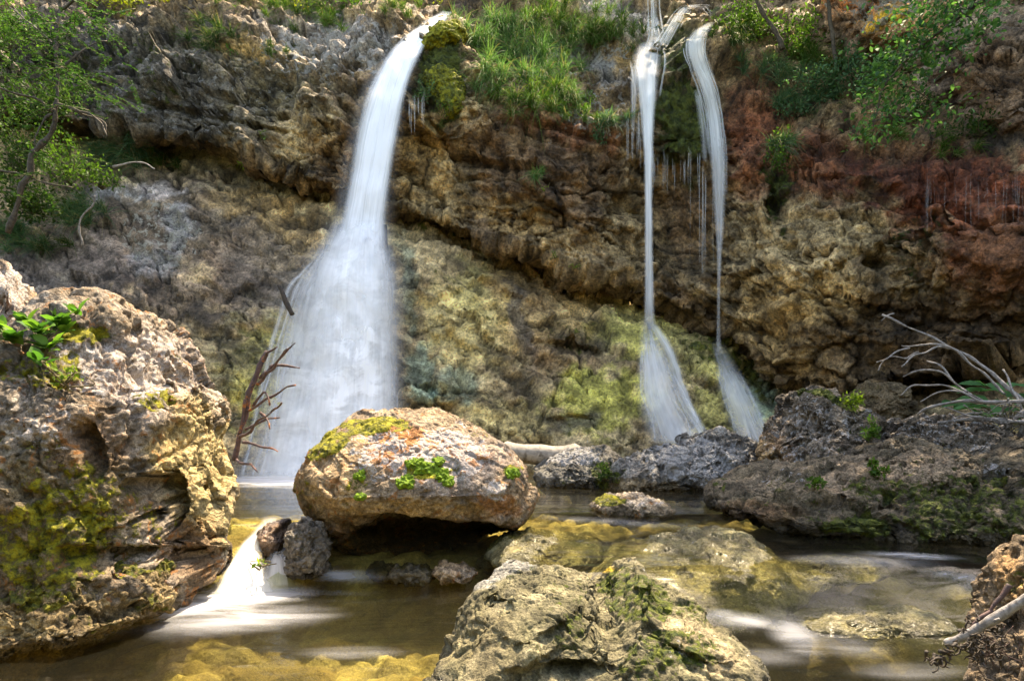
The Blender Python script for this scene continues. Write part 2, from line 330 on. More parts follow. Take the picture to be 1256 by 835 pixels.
SL = [(-300, 60, 12.5), (0, 90, 12.6), (250, 120, 12.4), (400, 170, 12.2), (620, 250, 12.2), (780, 310, 12.2), (960, 420, 11.2), (1256, 380, 9.8),
      (0, 280, 9.6), (100, 210, 11.2), (250, 230, 10.7), (380, 245, 10.6), (100, 300, 9.7), (150, 360, 9.0), (250, 330, 9.6), (320, 380, 9.2), (200, 480, 8.3), (300, 480, 8.6), (300, 580, 8.1), (430, 290, 9.75), (430, 330, 9.4), (430, 400, 9.1), (430, 500, 8.65), (430, 590, 8.2), (500, 270, 10.5),
      (620, 312, 10.8), (780, 372, 10.7), (900, 412, 10.2), (975, 475, 9.7), (560, 330, 9.9), (560, 400, 9.4), (560, 470, 8.8), (600, 500, 8.75), (650, 400, 9.7), (700, 470, 9.3), (720, 540, 8.5), (800, 400, 10.1), (800, 450, 9.4), (820, 540, 8.5), (920, 520, 8.8), (540, 550, 8.35),
      (1050, 490, 9.2), (1150, 470, 8.8), (1256, 455, 8.0), (1150, 520, 7.6), (1256, 520, 7.0), (1000, 580, 7.6), (1256, 600, 6.6), (430, 720, 8.0), (100, 600, 7.6), (-200, 500, 7.6), (-200, 300, 8.6), (800, 720, 8.2), (1256, 720, 6.6), (100, 720, 7.6), (1500, 500, 6.3)]
SLB = [((0.13, 0.092, 0.065), 200, 300, 240, 120, .85), (GRY, 215, 275, 20, 32, .9, 10), (GRY, 185, 320, 32, 22, .8), (GRY, 140, 238, 44, 10, .8), ((0.13, 0.11, 0.105), 80, 330, 110, 60, .6), (OCH, 350, 300, 50, 40, .5), (BRN, 290, 330, 40, 50, .6), (OCH, 320, 250, 70, 20, .55, 10), (PNK, 190, 232, 45, 8, .7), (OLV, 300, 210, 130, 22, .7, 12), (BLK, 250, 385, 30, 8, .7, 8), (BLK, 340, 300, 16, 5, .7), (BLK, 120, 330, 40, 6, .7, 10), (BLK, 285, 275, 24, 5, .6), (BLK, 180, 360, 26, 7, .6), (BLK, 345, 425, 16, 14, .6), (BLK, 275, 415, 14, 14, .6), (TAN, 330, 385, 20, 16, .6), (TAN, 250, 340, 30, 10, .5),
       (ALG, 330, 460, 60, 80, .75), (OLV, 270, 440, 60, 40, .7), ((0.16, 0.13, 0.10), 320, 340, 60, 60, .6),
       (PAL, 570, 400, 55, 66, .75), (OCH, 740, 340, 60, 20, .6, 25), (BRN, 600, 320, 60, 14, .7, 22), (TAN, 540, 300, 60, 30, .7, 15), (TEA, 500, 360, 12, 70, .45), (TEA, 520, 460, 20, 44, .7), (TEA, 560, 475, 26, 30, .6), (ALG, 600, 350, 50, 50, .3), (OCH, 660, 370, 70, 70, .6, 25), (BRN, 640, 350, 60, 25, .5, 30), (BRN, 690, 440, 50, 35, .6), (DGR, 640, 395, 12, 60, .7, -15),
       (PAL, 620, 515, 90, 26, .8), (ALG, 740, 490, 70, 42, 1), (ALG, 770, 400, 50, 35, .8), (PAL, 820, 400, 90, 22, .7, 22), (ALG, 870, 430, 90, 40, .6, 25), (PAL, 900, 430, 70, 16, .7, 28), (OLV, 860, 420, 40, 25, .5), (ALG, 900, 500, 60, 40, .6), (DGR, 700, 515, 36, 14, .8), (DGR, 610, 430, 8, 20, .3),
       (BLK, 710, 420, 40, 16, .6), (OCH, 720, 380, 30, 40, .4), (TEA, 935, 480, 22, 36, .7), (BRN, 1150, 470, 200, 40, .7), (OLV, 1050, 500, 60, 30, .6),
       ('m', 700, 410, 40, 30, .5), ('m', 900, 450, 70, 18, .8, 35), ('m', 640, 305, 100, 7, .8, 20), ('m', 860, 400, 90, 8, .8, 28), ('m', 350, 215, 120, 6, .7, 14), ('m', 545, 350, 26, 16, .5), ('m', 600, 400, 30, 25, .55), ('m', 320, 430, 30, 60, .45), ('m', 60, 240, 90, 50, .5), ('m', 540, 275, 60, 10, .7, 20), ('m', 960, 440, 30, 40, .8), ('m', 200, 400, 60, 30, .45), ('m', 860, 430, 30, 18, .6), ('m', 700, 520, 60, 16, .5),
       ('w', 430, 450, 160, 180, .9), ('w', 820, 470, 120, 90, .8), ('w', 320, 300, 120, 100, .6), ('w', 650, 450, 200, 120, .5), ('w', 150, 300, 150, 100, .35), ('l', 195, 285, 50, 50, .6)]
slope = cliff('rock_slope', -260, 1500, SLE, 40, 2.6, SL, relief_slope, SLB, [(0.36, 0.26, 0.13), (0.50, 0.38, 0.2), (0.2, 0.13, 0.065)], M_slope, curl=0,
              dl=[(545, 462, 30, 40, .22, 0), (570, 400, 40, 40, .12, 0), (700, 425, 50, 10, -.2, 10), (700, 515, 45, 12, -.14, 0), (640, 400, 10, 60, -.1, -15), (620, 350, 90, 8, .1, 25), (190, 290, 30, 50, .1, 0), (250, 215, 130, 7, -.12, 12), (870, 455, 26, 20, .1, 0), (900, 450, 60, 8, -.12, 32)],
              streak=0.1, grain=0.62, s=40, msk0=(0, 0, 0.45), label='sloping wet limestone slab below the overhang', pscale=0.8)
CRE = [(1010, 5), (1040, 28), (1075, 40), (1120, 44), (1150, 70), (1180, 92), (1256, 140), (1500, 230)]
CR = [(1010, 5, 9.9), (1075, 40, 9.0), (1120, 44, 8.8), (1180, 92, 8.2), (1256, 140, 7.6), (1500, 230, 6.2), (1100, 0, 8.9), (1200, 20, 8.2), (1256, 0, 8.2), (1100, -100, 10), (1400, -100, 7.5), (1000, -60, 11)]
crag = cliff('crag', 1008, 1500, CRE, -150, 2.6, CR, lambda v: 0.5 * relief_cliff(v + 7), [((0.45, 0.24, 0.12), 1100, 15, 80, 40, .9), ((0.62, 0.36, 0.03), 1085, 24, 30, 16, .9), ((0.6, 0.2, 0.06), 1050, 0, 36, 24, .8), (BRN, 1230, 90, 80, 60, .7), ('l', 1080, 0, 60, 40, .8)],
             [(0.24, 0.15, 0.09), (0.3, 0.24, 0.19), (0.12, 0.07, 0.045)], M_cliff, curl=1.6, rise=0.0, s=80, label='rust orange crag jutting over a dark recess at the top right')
# the wooded far side of the ravine closes the place behind and beside the camera
M_hill, t_ = newmat('wooded_hillside')
v_ = t_.n('TexCoord').outputs[3]
t_.out(t_.n('BsdfPrincipled', Base_Color=t_.mix(t_.noise(v_, 1.5, 6), (0.02, 0.03, 0.01), (0.07, 0.08, 0.03)), Roughness=1.0).outputs[0])
a_ = np.linspace(R(-20), R(200), 120); h_ = np.linspace(0, 1, 40)
A_, H_ = np.meshgrid(a_, h_); q_ = np.stack([np.cos(A_) * 2, np.sin(A_) * 2, H_ * 3], -1).reshape(-1, 3)
rad_ = 8.0 + 5.0 * H_ ** 1.3 + 0.9 * fbm(q_, 4, 300).reshape(A_.shape)
v_ = np.stack([np.cos(A_) * rad_ * 1.05, 2.6 - np.sin(A_) * rad_, -0.9 + 8.0 * H_ + 0 * A_], -1).reshape(-1, 3)
tag(link('hillside', mesh_np('hillside', v_, gridfaces(40, 120)), M_hill), 'steep wooded bank closing the ravine behind the camera', kind='structure')

# ------------------------------------------------------------------ stream bed and water
def ledge_x(x): return ss(-0.3, 0.3, x)
def water_z(x, y):
    k = ledge_x(x)
    left = -0.33 * (1 - ss(4.15, 4.75, y))
    right = -0.10 * (1 - ss(4.5, 5.1, y)) - 0.23 * (1 - ss(3.3, 3.9, y + 0.12 * np.sin(x * 2.3)))
    return left * (1 - k) + right * k
def grid_xy(x0, x1, y0, y1, st):
    xs = np.arange(x0, x1, st); ys = np.arange(y0, y1, st)
    X, Y = np.meshgrid(xs, ys); return X.ravel(), Y.ravel(), gridfaces(len(ys), len(xs))
X, Y, f = grid_xy(-7, 7.5, 0.6, 9.4, 0.025)
zw = water_z(X, Y); p = np.stack([X, Y, zw * 0], 1)
q = p + 0.25 * fbm(p * 1.4, 3, 60)[:, None]
c1, id1, t1 = crack(q * np.array([3.1, 4.2, 1]), 61, 0.5); c2, id2, t2 = crack(q * np.array([6, 7, 1]), 62, 0.5)
dep = 0.22 + 0.12 * ss(0, 1.2, X) * (1 - ss(3.6, 4.2, Y)) + 0.1 * (1 - ss(-1.2, 0, X)) * (1 - ss(3.4, 4.2, Y)) + 0.12 * ss(5.5, 8, Y)
zb = zw - dep - 0.05 * c1 + 0.02 * t1 - 0.02 * c2 + 0.015 * t2 + 0.05 * fbm(p * 1.2, 4, 63)
zb = np.minimum(zb, zw - 0.02)
v = np.stack([X, Y, zb], 1)
a = id1[:, None]; b = id2[:, None]
big = 0.55 * ss(0.25, 0.7, a) + 0.6 * ss(-0.05, 0.4, fbm(p * np.array([2.4, 4.5, 1]), 4, 67))[:, None]; col = np.array([0.15, 0.105, 0.028]) * (1 - big) + np.array([0.42, 0.36, 0.16]) * big
col = col * (0.6 + 0.6 * b); col = col * (1 - 0.3 * c1[:, None]) * (1 - 0.15 * c2[:, None])
n = fbm(p * 1.1, 4, 64); m = ss(0.0, 0.35, n)[:, None]; col = col * (1 - m * 0.6) + np.array([0.06, 0.045, 0.015]) * m * 0.6
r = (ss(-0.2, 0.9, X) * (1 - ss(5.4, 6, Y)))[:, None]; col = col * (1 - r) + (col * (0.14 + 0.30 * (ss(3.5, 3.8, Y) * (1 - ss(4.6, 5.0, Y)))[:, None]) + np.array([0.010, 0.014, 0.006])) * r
c, M = paint(v, [(0.2, 0.15, 0.08), (0.3, 0.22, 0.1), (0.1, 0.08, 0.04)], 1.0, [], s=65)
col = 0.8 * col + 0.2 * c
M_bed = rock_mat('stream_bed', 1.0, 0.5, con=0.4)
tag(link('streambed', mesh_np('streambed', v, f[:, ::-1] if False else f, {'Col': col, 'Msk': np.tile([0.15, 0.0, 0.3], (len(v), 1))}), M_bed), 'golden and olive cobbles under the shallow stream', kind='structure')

def water_mat():
    m, t = newmat('stream_water')
    v = t.n('TexCoord').outputs[3]
    mp = t.n('Mapping', Vector=v); mp.inputs['Scale'].default_value = (0.55, 1.9, 1)
    h = t.math('ADD', t.noise(mp.outputs[0], 1.6, 3, 0.5, 0.6), t.math('MULTIPLY', t.noise(mp.outputs[0], 6, 2, 0.5, 0.4), 0.25))
    bp = t.n('Bump', Strength=0.35, Distance=0.04, Height=h).outputs[0]
    fr = t.n('Fresnel', IOR=1.33, Normal=bp).outputs[0]
    gl = t.n('BsdfGlossy', Color=(1, 1, 1, 1), Roughness=0.12, Normal=bp).outputs[0]
    tr = t.n('BsdfTransparent', Color=(0.86, 0.84, 0.60, 1)).outputs[0]
    milk = t.n('BsdfDiffuse', Color=(0.30, 0.30, 0.20, 1)).outputs[0]
    body = t.n('MixShader', _0=0.014, _1=tr, _2=milk).outputs[0]
    w = t.n('MixShader', _0=t.math('MULTIPLY', fr, 1.0, clamp=True), _1=body, _2=gl).outputs[0]
    foam = t.att('Foam').outputs[2]
    mp2 = t.n('Mapping', Vector=v); mp2.inputs['Scale'].default_value = (1.2, 5.5, 1)
    fn = t.noise(mp2.outputs[0], 2.2, 4, 0.5, 0.5)
    ff = t.math('MULTIPLY', foam, t.mr(fn, 0.30, 0.66, 0.45, 1.15), clamp=True)
    wh = t.n('AddShader', _0=t.n('BsdfDiffuse', Color=(0.55, 0.57, 0.62, 1)).outputs[0], _1=t.n('BsdfTranslucent', Color=(0.22, 0.22, 0.24, 1)).outputs[0]).outputs[0]
    t.out(t.n('MixShader', _0=ff, _1=w, _2=wh).outputs[0]); return m
M_water = water_mat()
X, Y, f = grid_xy(-7, 7.5, 0.6, 9.4, 0.03)
zw = water_z(X, Y); p = np.stack([X, Y, X * 0], 1)
zw = zw + 0.012 * fbm(p * np.array([1.3, 2.4, 1]), 3, 70) * (Y < 5.2) * ss(0, 1, np.abs(Y - 5.2))
v = np.stack([X, Y, zw], 1); px, py = proj(v)
foam = np.zeros(len(v))
nz = 0.25 * fbm(p * np.array([1.5, 4, 1]), 3, 71)
for x, y, rx, ry, w, ang in [(215, 742, 130, 15, 1.0, -7), (290, 734, 80, 14, .9, -4), (305, 716, 30, 16, .6, 0), (110, 778, 60, 10, .45, -12), (410, 705, 60, 6, .35, 3), (290, 760, 110, 18, .4, -5),
                             (1120, 681, 60, 4, .5, 3), (1070, 688, 90, 7, .2, 3), (1180, 707, 50, 4, .5, 8), (1200, 722, 60, 8, .15, 4), (910, 760, 46, 8, .5, 4), (975, 778, 40, 20, .3, 35), (1040, 792, 60, 14, .12, 10), (880, 754, 30, 6, .45, 0), (940, 806, 60, 12, .1, 0), (1110, 822, 70, 10, .12, 0),
                             (390, 589, 130, 9, .9, 0), (760, 640, 120, 4, .12, 4), (430, 800, 60, 8, .15, 0)]:
    ca, sa = math.cos(R(ang)), math.sin(R(ang)); dx, dy = px - x, py - y
    d = np.sqrt(((dx * ca + dy * sa) / rx) ** 2 + ((-dx * sa + dy * ca) / ry) ** 2) + nz
    foam = np.maximum(foam, w * (1 - ss(0.0, 1.35, d)))
tag(link('water', mesh_np('water', v, f, {'Foam': np.clip(foam, 0, 1)}), M_water), 'silky olive stream water flowing between the boulders', kind='structure')

# ------------------------------------------------------------------ boulders
_ico = {}
def ico(n):
    if n not in _ico:
        bm = bmesh.new(); bmesh.ops.create_icosphere(bm, subdivisions=n, radius=1.0)
        _ico[n] = (np.array([x.co[:] for x in bm.verts]), np.array([[a.index for a in x.verts] for x in bm.faces])); bm.free()
    return _ico[n]
def boulder(name, poly, depth, half, mat, base, blobs, label, cat='boulder', group=None, sub=7, lean=0.0, under=0.0, pw=2.5, rough=1.0, dl=(), s=0, msk0=(0, 0, 0), pscale=2.5, cen=None, warp=10, spiky=0.0, fine=1.0, bedding=(1, 1, 1), smooth_facets=1.0):
    poly = np.array(poly, float); c = np.array(cen if cen else poly.mean(0), float)
    seg = np.concatenate([poly, poly[:1]]); pts = np.concatenate([np.linspace(seg[i], seg[i + 1], 40, endpoint=False) for i in range(len(poly))])
    d = (pts - c) * np.array([1, -1]); th = np.arctan2(d[:, 1], d[:, 0]); rr = np.hypot(d[:, 0], d[:, 1]); bi = ((th + np.pi) / (2 * np.pi) * 240).astype(int) % 240; bm_ = np.zeros(240); np.maximum.at(bm_, bi, rr)
    ok_ = bm_ > 0; th = (np.arange(240) + .5) / 240 * 2 * np.pi - np.pi; rr = np.interp(th, th[ok_], bm_[ok_], period=2 * np.pi)
    rr = np.convolve(np.tile(rr, 3), [.15, .22, .26, .22, .15], 'same')[240:480]
    v, f = ico(sub); v = v.copy(); 
    # jitter to hide the icosphere pattern
    T = np.arctan2(v[:, 2], v[:, 0]); sxz = np.hypot(v[:, 0], v[:, 2]); k = (sxz ** pw + np.abs(v[:, 1]) ** pw) ** (-1 / pw)
    Rr = np.interp(T, np.concatenate([th - 2 * np.pi, th, th + 2 * np.pi]), np.tile(rr, 3)) * depth / F
    # blend to mean radius towards the poles that face front and back
    Rm = Rr.mean(); w = ss(0.0, 0.75, sxz); Rr = Rm * (1 - w) * 0.9 + Rr * w
    C = P(c[0], c[1], depth); cor = np.ones(240); Rw = Rr
    for it in range(3):
        Rr = Rw * np.interp(T, th, cor, period=2 * np.pi)
        p = np.stack([np.cos(T) * Rr * sxz * k, v[:, 1] * k * half, np.sin(T) * Rr * sxz * k], 1)
        p[:, 1] += lean * p[:, 2] + under * np.clip(-p[:, 2], 0, 9) * (v[:, 1] < 0.3)
        if it == 2: break
        ax, ay = proj(p + C); an = np.arctan2(c[1] - ay, ax - c[0]); ra = np.hypot(c[1] - ay, ax - c[0])
        mx = np.zeros(240); np.maximum.at(mx, ((an + np.pi) / (2 * np.pi) * 240).astype(int) % 240, ra); mx = np.maximum(mx, 1e-3)
        q_ = np.clip(rr / mx, .6, 1.25); cor = cor * np.convolve(np.tile(q_, 3), np.ones(9) / 9, 'same')[240:480]
    p = p + C
    size = Rm
    n = vnormals(p, f); off = s * 13.7
    q = (p + off) * np.array(bedding); wv = q + 0.25 * size * fbm(q * 1.2 / size, 3, 100)[:, None]
    c1, _, t1 = crack(wv * 1.5 / size, 101, 0.10); c2, _, t2 = crack(wv * 3.7 / size, 102, 0.13)
    c3, _, t3 = crack((q + 0.04 * fbm(q * 9, 2, 4)[:, None]) * 13, 103, 0.2)
    amp = rough * size
    disp = amp * (0.14 * fbm(q * 1.3 / size, 3, 104) + 0.13 * t1 * smooth_facets - 0.035 * c1 + 0.065 * t2 * smooth_facets - 0.025 * c2 - 0.03) + 0.02 * fbm(q * 5, 4, 105) * rough
    if spiky: disp = disp + spiky * ridge(q * 2.2, 4, 106)
    p = p + n * disp[:, None]
    p = dents(p, n, dl)
    n2 = vnormals(p, f)
    pit = np.clip(noise(q * 16, 107) - 0.18, 0, 1) + 0.6 * np.clip(noise(q * 38, 110) - 0.15, 0, 1)
    p = p + n2 * (fine * (0.016 * t3 - 0.006 * c3 + 0.014 * fbm(q * 22, 3, 108) - 0.05 * pit))[:, None]
    cc, M = paint(p, base, pscale, blobs, s=s, warp=warp, msk0=msk0)
    wl = water_z(p[:, 0], p[:, 1]) + 0.05 + 0.05 * fbm(p * 6, 3, 77); wb = 1 - ss(0.0, 0.05, p[:, 2] - wl)
    cc = cc * (1 - 0.55 * wb[:, None]); M[:, 2] = np.maximum(M[:, 2], wb); M[:, 1] *= 1 - wb       # damp stone at the waterline
    reg(p)
    ob = link(name, mesh_np(name, p, f, {'Col': cc, 'Msk': M}), mat)
    return tag(ob, label, cat, group)

M_sun = rock_mat('pale_pitted_limestone', 1.5, 1.0, moss1=(0.04, 0.05, 0.008), moss2=(0.34, 0.31, 0.02), lich=(0.52, 0.48, 0.46), rust=(0.33, 0.13, 0.03))
M_mossy = rock_mat('mossy_tan_limestone', 1.5, 1.0, moss1=(0.035, 0.05, 0.008), moss2=(0.22, 0.2, 0.02), lich=(0.5, 0.46, 0.40))
M_grey = rock_mat('weathered_grey_limestone', 1.5, 1.0, moss1=(0.02, 0.032, 0.007), moss2=(0.11, 0.13, 0.018), lich=(0.38, 0.37, 0.37))
M_front = rock_mat('rough_foreground_limestone', 2.4, .9, moss1=(0.02, 0.035, 0.007), moss2=(0.12, 0.14, 0.015), lich=(0.34, 0.34, 0.33))
M_wet = rock_mat('wet_streambed_rock', 1.6, 0.7, moss1=(0.03, 0.04, 0.01), moss2=(0.12, 0.12, 0.03), con=0.7)

TB = [(0.21, 0.165, 0.125), (0.33, 0.25, 0.165), (0.18, 0.105, 0.05)]
mid = boulder('boulder', [(360, 600), (366, 572), (393, 538), (430, 510), (480, 499), (530, 501), (580, 516), (622, 542), (648, 577), (656, 610), (648, 638), (612, 655), (560, 672), (500, 684), (440, 684), (400, 668), (366, 630)], 4.95, 0.72, M_sun, TB,
        [(PNK, 560, 570, 80, 50, .5), ((0.5, 0.34, 0.18), 410, 580, 50, 50, .6), (OLV, 375, 620, 24, 50, .6), ((0.42, 0.15, 0.03), 490, 545, 50, 26, .7), ((0.42, 0.15, 0.03), 565, 560, 40, 20, .6), ((0.42, 0.16, 0.04), 615, 620, 30, 14, .5), (TAN, 500, 625, 90, 18, .6), (BRN, 520, 670, 140, 28, .9),
         ('m', 400, 545, 34, 14, 1, -30), ('m', 460, 520, 46, 11, 1), ('m', 525, 578, 36, 12, .95), ('m', 497, 590, 12, 8, 1), ('m', 375, 610, 14, 30, .55), ('m', 440, 590, 20, 12, .7), ('m', 430, 610, 24, 10, .5), ('m', 628, 580, 14, 8, .9), ('m', 590, 530, 20, 8, .6), ('l', 545, 560, 60, 40, .9), ('l', 470, 560, 60, 40, .7), ('l', 610, 600, 30, 20, .9), ('m', 635, 545, 20, 8, .5)],
        'large rounded boulder with yellow moss and orange lichen below the main waterfall', sub=8, lean=0.45, under=0.9, rough=0.42, fine=.45, s=1, dl=[(520, 652, 140, 34, -.45, 3), (400, 560, 60, 60, .05, 0)])
boulder('boulder', [(300, 612), (296, 560), (286, 500), (262, 468), (225, 440), (190, 402), (150, 370), (105, 357), (60, 362), (20, 385), (-60, 400), (-140, 520), (-150, 700), (-60, 800), (60, 790), (150, 765), (215, 728), (236, 722), (262, 700), (282, 655)], 4.15, 0.95, M_sun,
        [(0.18, 0.14, 0.10), (0.32, 0.27, 0.22), (0.10, 0.068, 0.034)],
        [(PNK, 180, 460, 90, 60, .6), ((0.4, 0.3, 0.13), 240, 560, 60, 70, .8), (OLV, 60, 600, 90, 60, .6), ((0.42, 0.33, 0.16), 265, 600, 30, 80, .7), (BRN, 100, 530, 50, 60, .6), ((0.14, 0.1, 0.05), 60, 660, 120, 70, .7), (BRN, 230, 680, 40, 40, .7), ((0.12, 0.1, 0.09), 30, 400, 40, 14, .6),
         ('m', 95, 405, 60, 16, .95, 10), ('m', 50, 450, 60, 30, .7), ('m', 190, 490, 24, 14, .8), ('m', 75, 480, 30, 20, .6), ('m', 60, 650, 120, 80, .8), ('m', 170, 650, 60, 40, .6), ('m', 250, 560, 40, 40, .35), ('m', 220, 440, 20, 6, .6, 40), ('m', 30, 560, 50, 40, .5), ('l', 150, 450, 90, 50, .7), ('l', 60, 520, 40, 30, .6)],
        'massive pitted limestone boulder filling the left side, leafy plant on its top', sub=8, lean=0.30, rough=0.72, s=2, pw=3.0, pscale=1.8, fine=.8, cen=(110, 560),
        dl=[(190, 600, 44, 48, -.45, -8), (235, 480, 60, 12, -.12, 12), (105, 540, 20, 50, -.16, -25), (250, 690, 46, 44, -.5, 0), (150, 680, 70, 30, -.25, 0), (275, 590, 22, 50, .12, 0)])
boulder('boulder', [(-90, 325), (-20, 316), (8, 326), (24, 348), (30, 378), (22, 430), (10, 600), (-10, 790), (-190, 790), (-170, 500), (-130, 380)], 4.05, 0.5, M_sun, TB, [('l', 0, 360, 40, 40, .9), (PNK, 10, 360, 30, 40, .5)], 'pale upright rock cut off by the left edge above the leafy plant', sub=7, cen=(-75, 560), rough=0.7, s=3, lean=0.2)
boulder('boulder', [(217, 690), (206, 672), (160, 655), (110, 655), (40, 650), (-60, 640), (-140, 740), (-60, 870), (20, 842), (110, 790), (170, 768), (208, 740)], 3.5, 0.5, M_mossy, [(0.20, 0.145, 0.07), (0.29, 0.215, 0.11), (0.12, 0.08, 0.04)],
        [('m', 150, 690, 80, 30, .95), ('m', 60, 720, 70, 40, .75), ('m', 190, 740, 30, 20, .6), ('m', 100, 760, 80, 14, .5), ((0.4, 0.3, 0.15), 20, 770, 60, 16, .6), ('w', 60, 800, 200, 14, .7)], 'moss covered low rock at the foot of the left boulder', sub=8, rough=0.8, s=4, lean=0.7)
boulder('rock', [(349, 664), (353, 645), (375, 632), (396, 642), (408, 668), (402, 705), (375, 712), (350, 706)], 4.35, 0.2, M_grey, [(0.13, 0.11, 0.09), (0.22, 0.19, 0.16), (0.07, 0.06, 0.04)], [('w', 375, 690, 60, 60, .7), ('m', 380, 660, 30, 30, .4)], 'small wet dark rock wedged under the left end of the mossy boulder', 'rock', sub=6, s=5, rough=.8)
boulder('rock', [(318, 650), (330, 640), (352, 636), (362, 655), (356, 690), (330, 690), (316, 672)], 4.62, 0.2, M_wet, [(0.12, 0.08, 0.06), (0.3, 0.18, 0.09), (0.05, 0.05, 0.06)], [('w', 335, 660, 60, 60, 1)], 'smooth brown wet rock at the head of the small cascade', 'rock', sub=6, s=6, rough=.4, fine=.3)
# foreground
boulder('boulder', [(520, 835), (530, 805), (548, 785), (556, 758), (572, 728), (604, 708), (650, 692), (700, 702), (750, 716), (780, 710), (800, 702), (822, 722), (850, 735), (872, 768), (905, 790), (940, 812), (955, 845), (940, 900), (740, 960), (540, 910)], 2.95, 0.5, M_front,
        [(0.125, 0.11, 0.06), (0.205, 0.18, 0.11), (0.07, 0.065, 0.03)],
        [((0.22, 0.22, 0.22), 610, 700, 60, 14, .6, -14), ((0.26, 0.22, 0.17), 700, 690, 60, 10, .6, 8), ((0.42, 0.28, 0.02), 735, 694, 26, 6, 1, 5), ((0.34, 0.27, 0.16), 860, 790, 60, 26, .7, 30), ('m', 780, 730, 60, 30, .8, 30), ('m', 700, 770, 26, 30, .65), ('m', 820, 800, 60, 34, .8), ('m', 600, 740, 30, 30, .4), ('m', 660, 800, 100, 40, .35), ('m', 640, 705, 40, 12, .5), ('m', 690, 735, 30, 26, .5), ('m', 860, 750, 30, 20, .6), ('m', 800, 825, 60, 20, .65), ('l', 610, 700, 60, 16, .4, -14), ('l', 790, 690, 22, 12, .4), ('l', 850, 800, 30, 14, .5), (OLV, 590, 790, 50, 50, .45)],
        'rough grey-green boulder in the centre foreground with a patch of orange moss on its ridge', sub=8, lean=0.85, rough=0.55, fine=.55, s=7, pscale=4,
        dl=[(660, 760, 60, 16, .06, -20), (700, 820, 40, 22, -.12, 0), (640, 800, 50, 26, .07, -10), (745, 745, 10, 60, -.08, 30), (610, 740, 20, 16, -.06, 0), (850, 780, 60, 20, .07, 25), (800, 712, 40, 8, .05, -10), (600, 830, 50, 30, .06, 0)])
# middle right group
boulder('rock', [(722, 618), (740, 605), (780, 603), (812, 613), (830, 628), (800, 640), (745, 640)], 5.25, 0.28, M_sun, [(0.5, 0.38, 0.24), (0.5, 0.42, 0.34), (0.3, 0.2, 0.1)], [('m', 745, 613, 26, 8, 1), ('l', 790, 618, 40, 10, .8)], 'flat sunlit yellow-white rock sitting in the pool at the centre right', 'rock', sub=6, s=8, rough=.5, lean=.3)
boulder('rock', [(528, 700), (540, 690), (570, 690), (585, 702), (575, 716), (540, 716)], 4.3, 0.15, M_sun, [(0.45, 0.3, 0.15), (0.45, 0.35, 0.25), (0.2, 0.12, 0.06)], [], 'small orange-tan stone in the shade below the mossy boulder', 'stone', sub=6, s=9, rough=.6)
for k, (x, y, r, d) in enumerate([(505, 705, 34, 4.35), (470, 700, 24, 4.5), (610, 690, 26, 4.6)]):
    boulder('rock', [(x - r, y), (x - r * .6, y - r * .35), (x, y - r * .45), (x + r * .7, y - r * .3), (x + r, y), (x + r * .6, y + 12), (x - r * .6, y + 12)], d, 0.14, M_wet, [(0.12, 0.09, 0.05), (0.2, 0.15, 0.08), (0.06, 0.05, 0.03)], [], ['low dark stone in the shadow directly beneath the mossy boulder', 'dark pebble left of the low stone under the mossy boulder', 'dark wet stone under the right end of the mossy boulder'][k], 'stone', sub=5, s=20 + k, rough=.6)
boulder('boulder', [(652, 578), (672, 562), (700, 550), (735, 546), (765, 560), (775, 590), (740, 606), (690, 606), (660, 598)], 7.2, 0.6, M_grey, [(0.11, 0.10, 0.085), (0.20, 0.19, 0.165), (0.06, 0.055, 0.045)], [('m', 745, 580, 26, 20, .8), ('l', 700, 556, 50, 12, .9), ('w', 700, 590, 60, 20, .6), ('m', 690, 590, 30, 8, .5)], 'dark streaked grey rock just right of the log end', sub=7, s=10, rough=.8, lean=.6)
boulder('boulder', [(735, 600), (745, 568), (780, 556), (830, 545), (850, 533), (880, 530), (905, 538), (926, 545), (934, 575), (930, 606), (860, 612), (780, 610)], 7.0, 0.6, M_grey, [(0.16, 0.15, 0.13), (0.27, 0.25, 0.23), (0.07, 0.06, 0.05)], [('l', 860, 560, 70, 30, 1), ('m', 745, 585, 22, 16, .7), ('w', 860, 560, 80, 40, .7), (DGR, 860, 540, 60, 8, .6), (TAN, 780, 596, 50, 12, .6)], 'pale grey ledge rock wet with spray at the foot of the twin falls', sub=8, s=11, rough=.9, lean=.7, spiky=.02)
boulder('boulder', [(1028, 505), (1040, 480), (1062, 468), (1100, 470), (1122, 495), (1120, 530), (1040, 530)], 8.0, 0.6, M_mossy, [(0.15, 0.11, 0.06), (0.24, 0.17, 0.10), (0.08, 0.06, 0.03)], [('m', 1070, 475, 30, 8, .4)], 'smooth brown boulder in the mouth of the dark hollow', sub=7, s=12, rough=.5)
boulder('boulder', [(924, 560), (936, 535), (950, 505), (972, 482), (1000, 478), (1035, 488), (1065, 505), (1085, 520), (1090, 560), (1060, 620), (960, 620), (926, 600)], 6.3, 0.6, M_grey, [(0.11, 0.085, 0.062), (0.19, 0.155, 0.12), (0.05, 0.038, 0.028)], [('l', 1000, 530, 80, 50, .5), ('m', 1020, 488, 40, 7, 1, 15), (BRN, 950, 560, 30, 30, .6), ('m', 1060, 525, 30, 20, .6), ('m', 1010, 550, 60, 20, .4), (TAN, 940, 570, 20, 30, .5)], 'dark pointed boulder speckled white with a green mossy crest, right of the twin falls', sub=8, s=13, rough=.9, lean=.6, dl=[(970, 560, 30, 40, -.1, -30)])
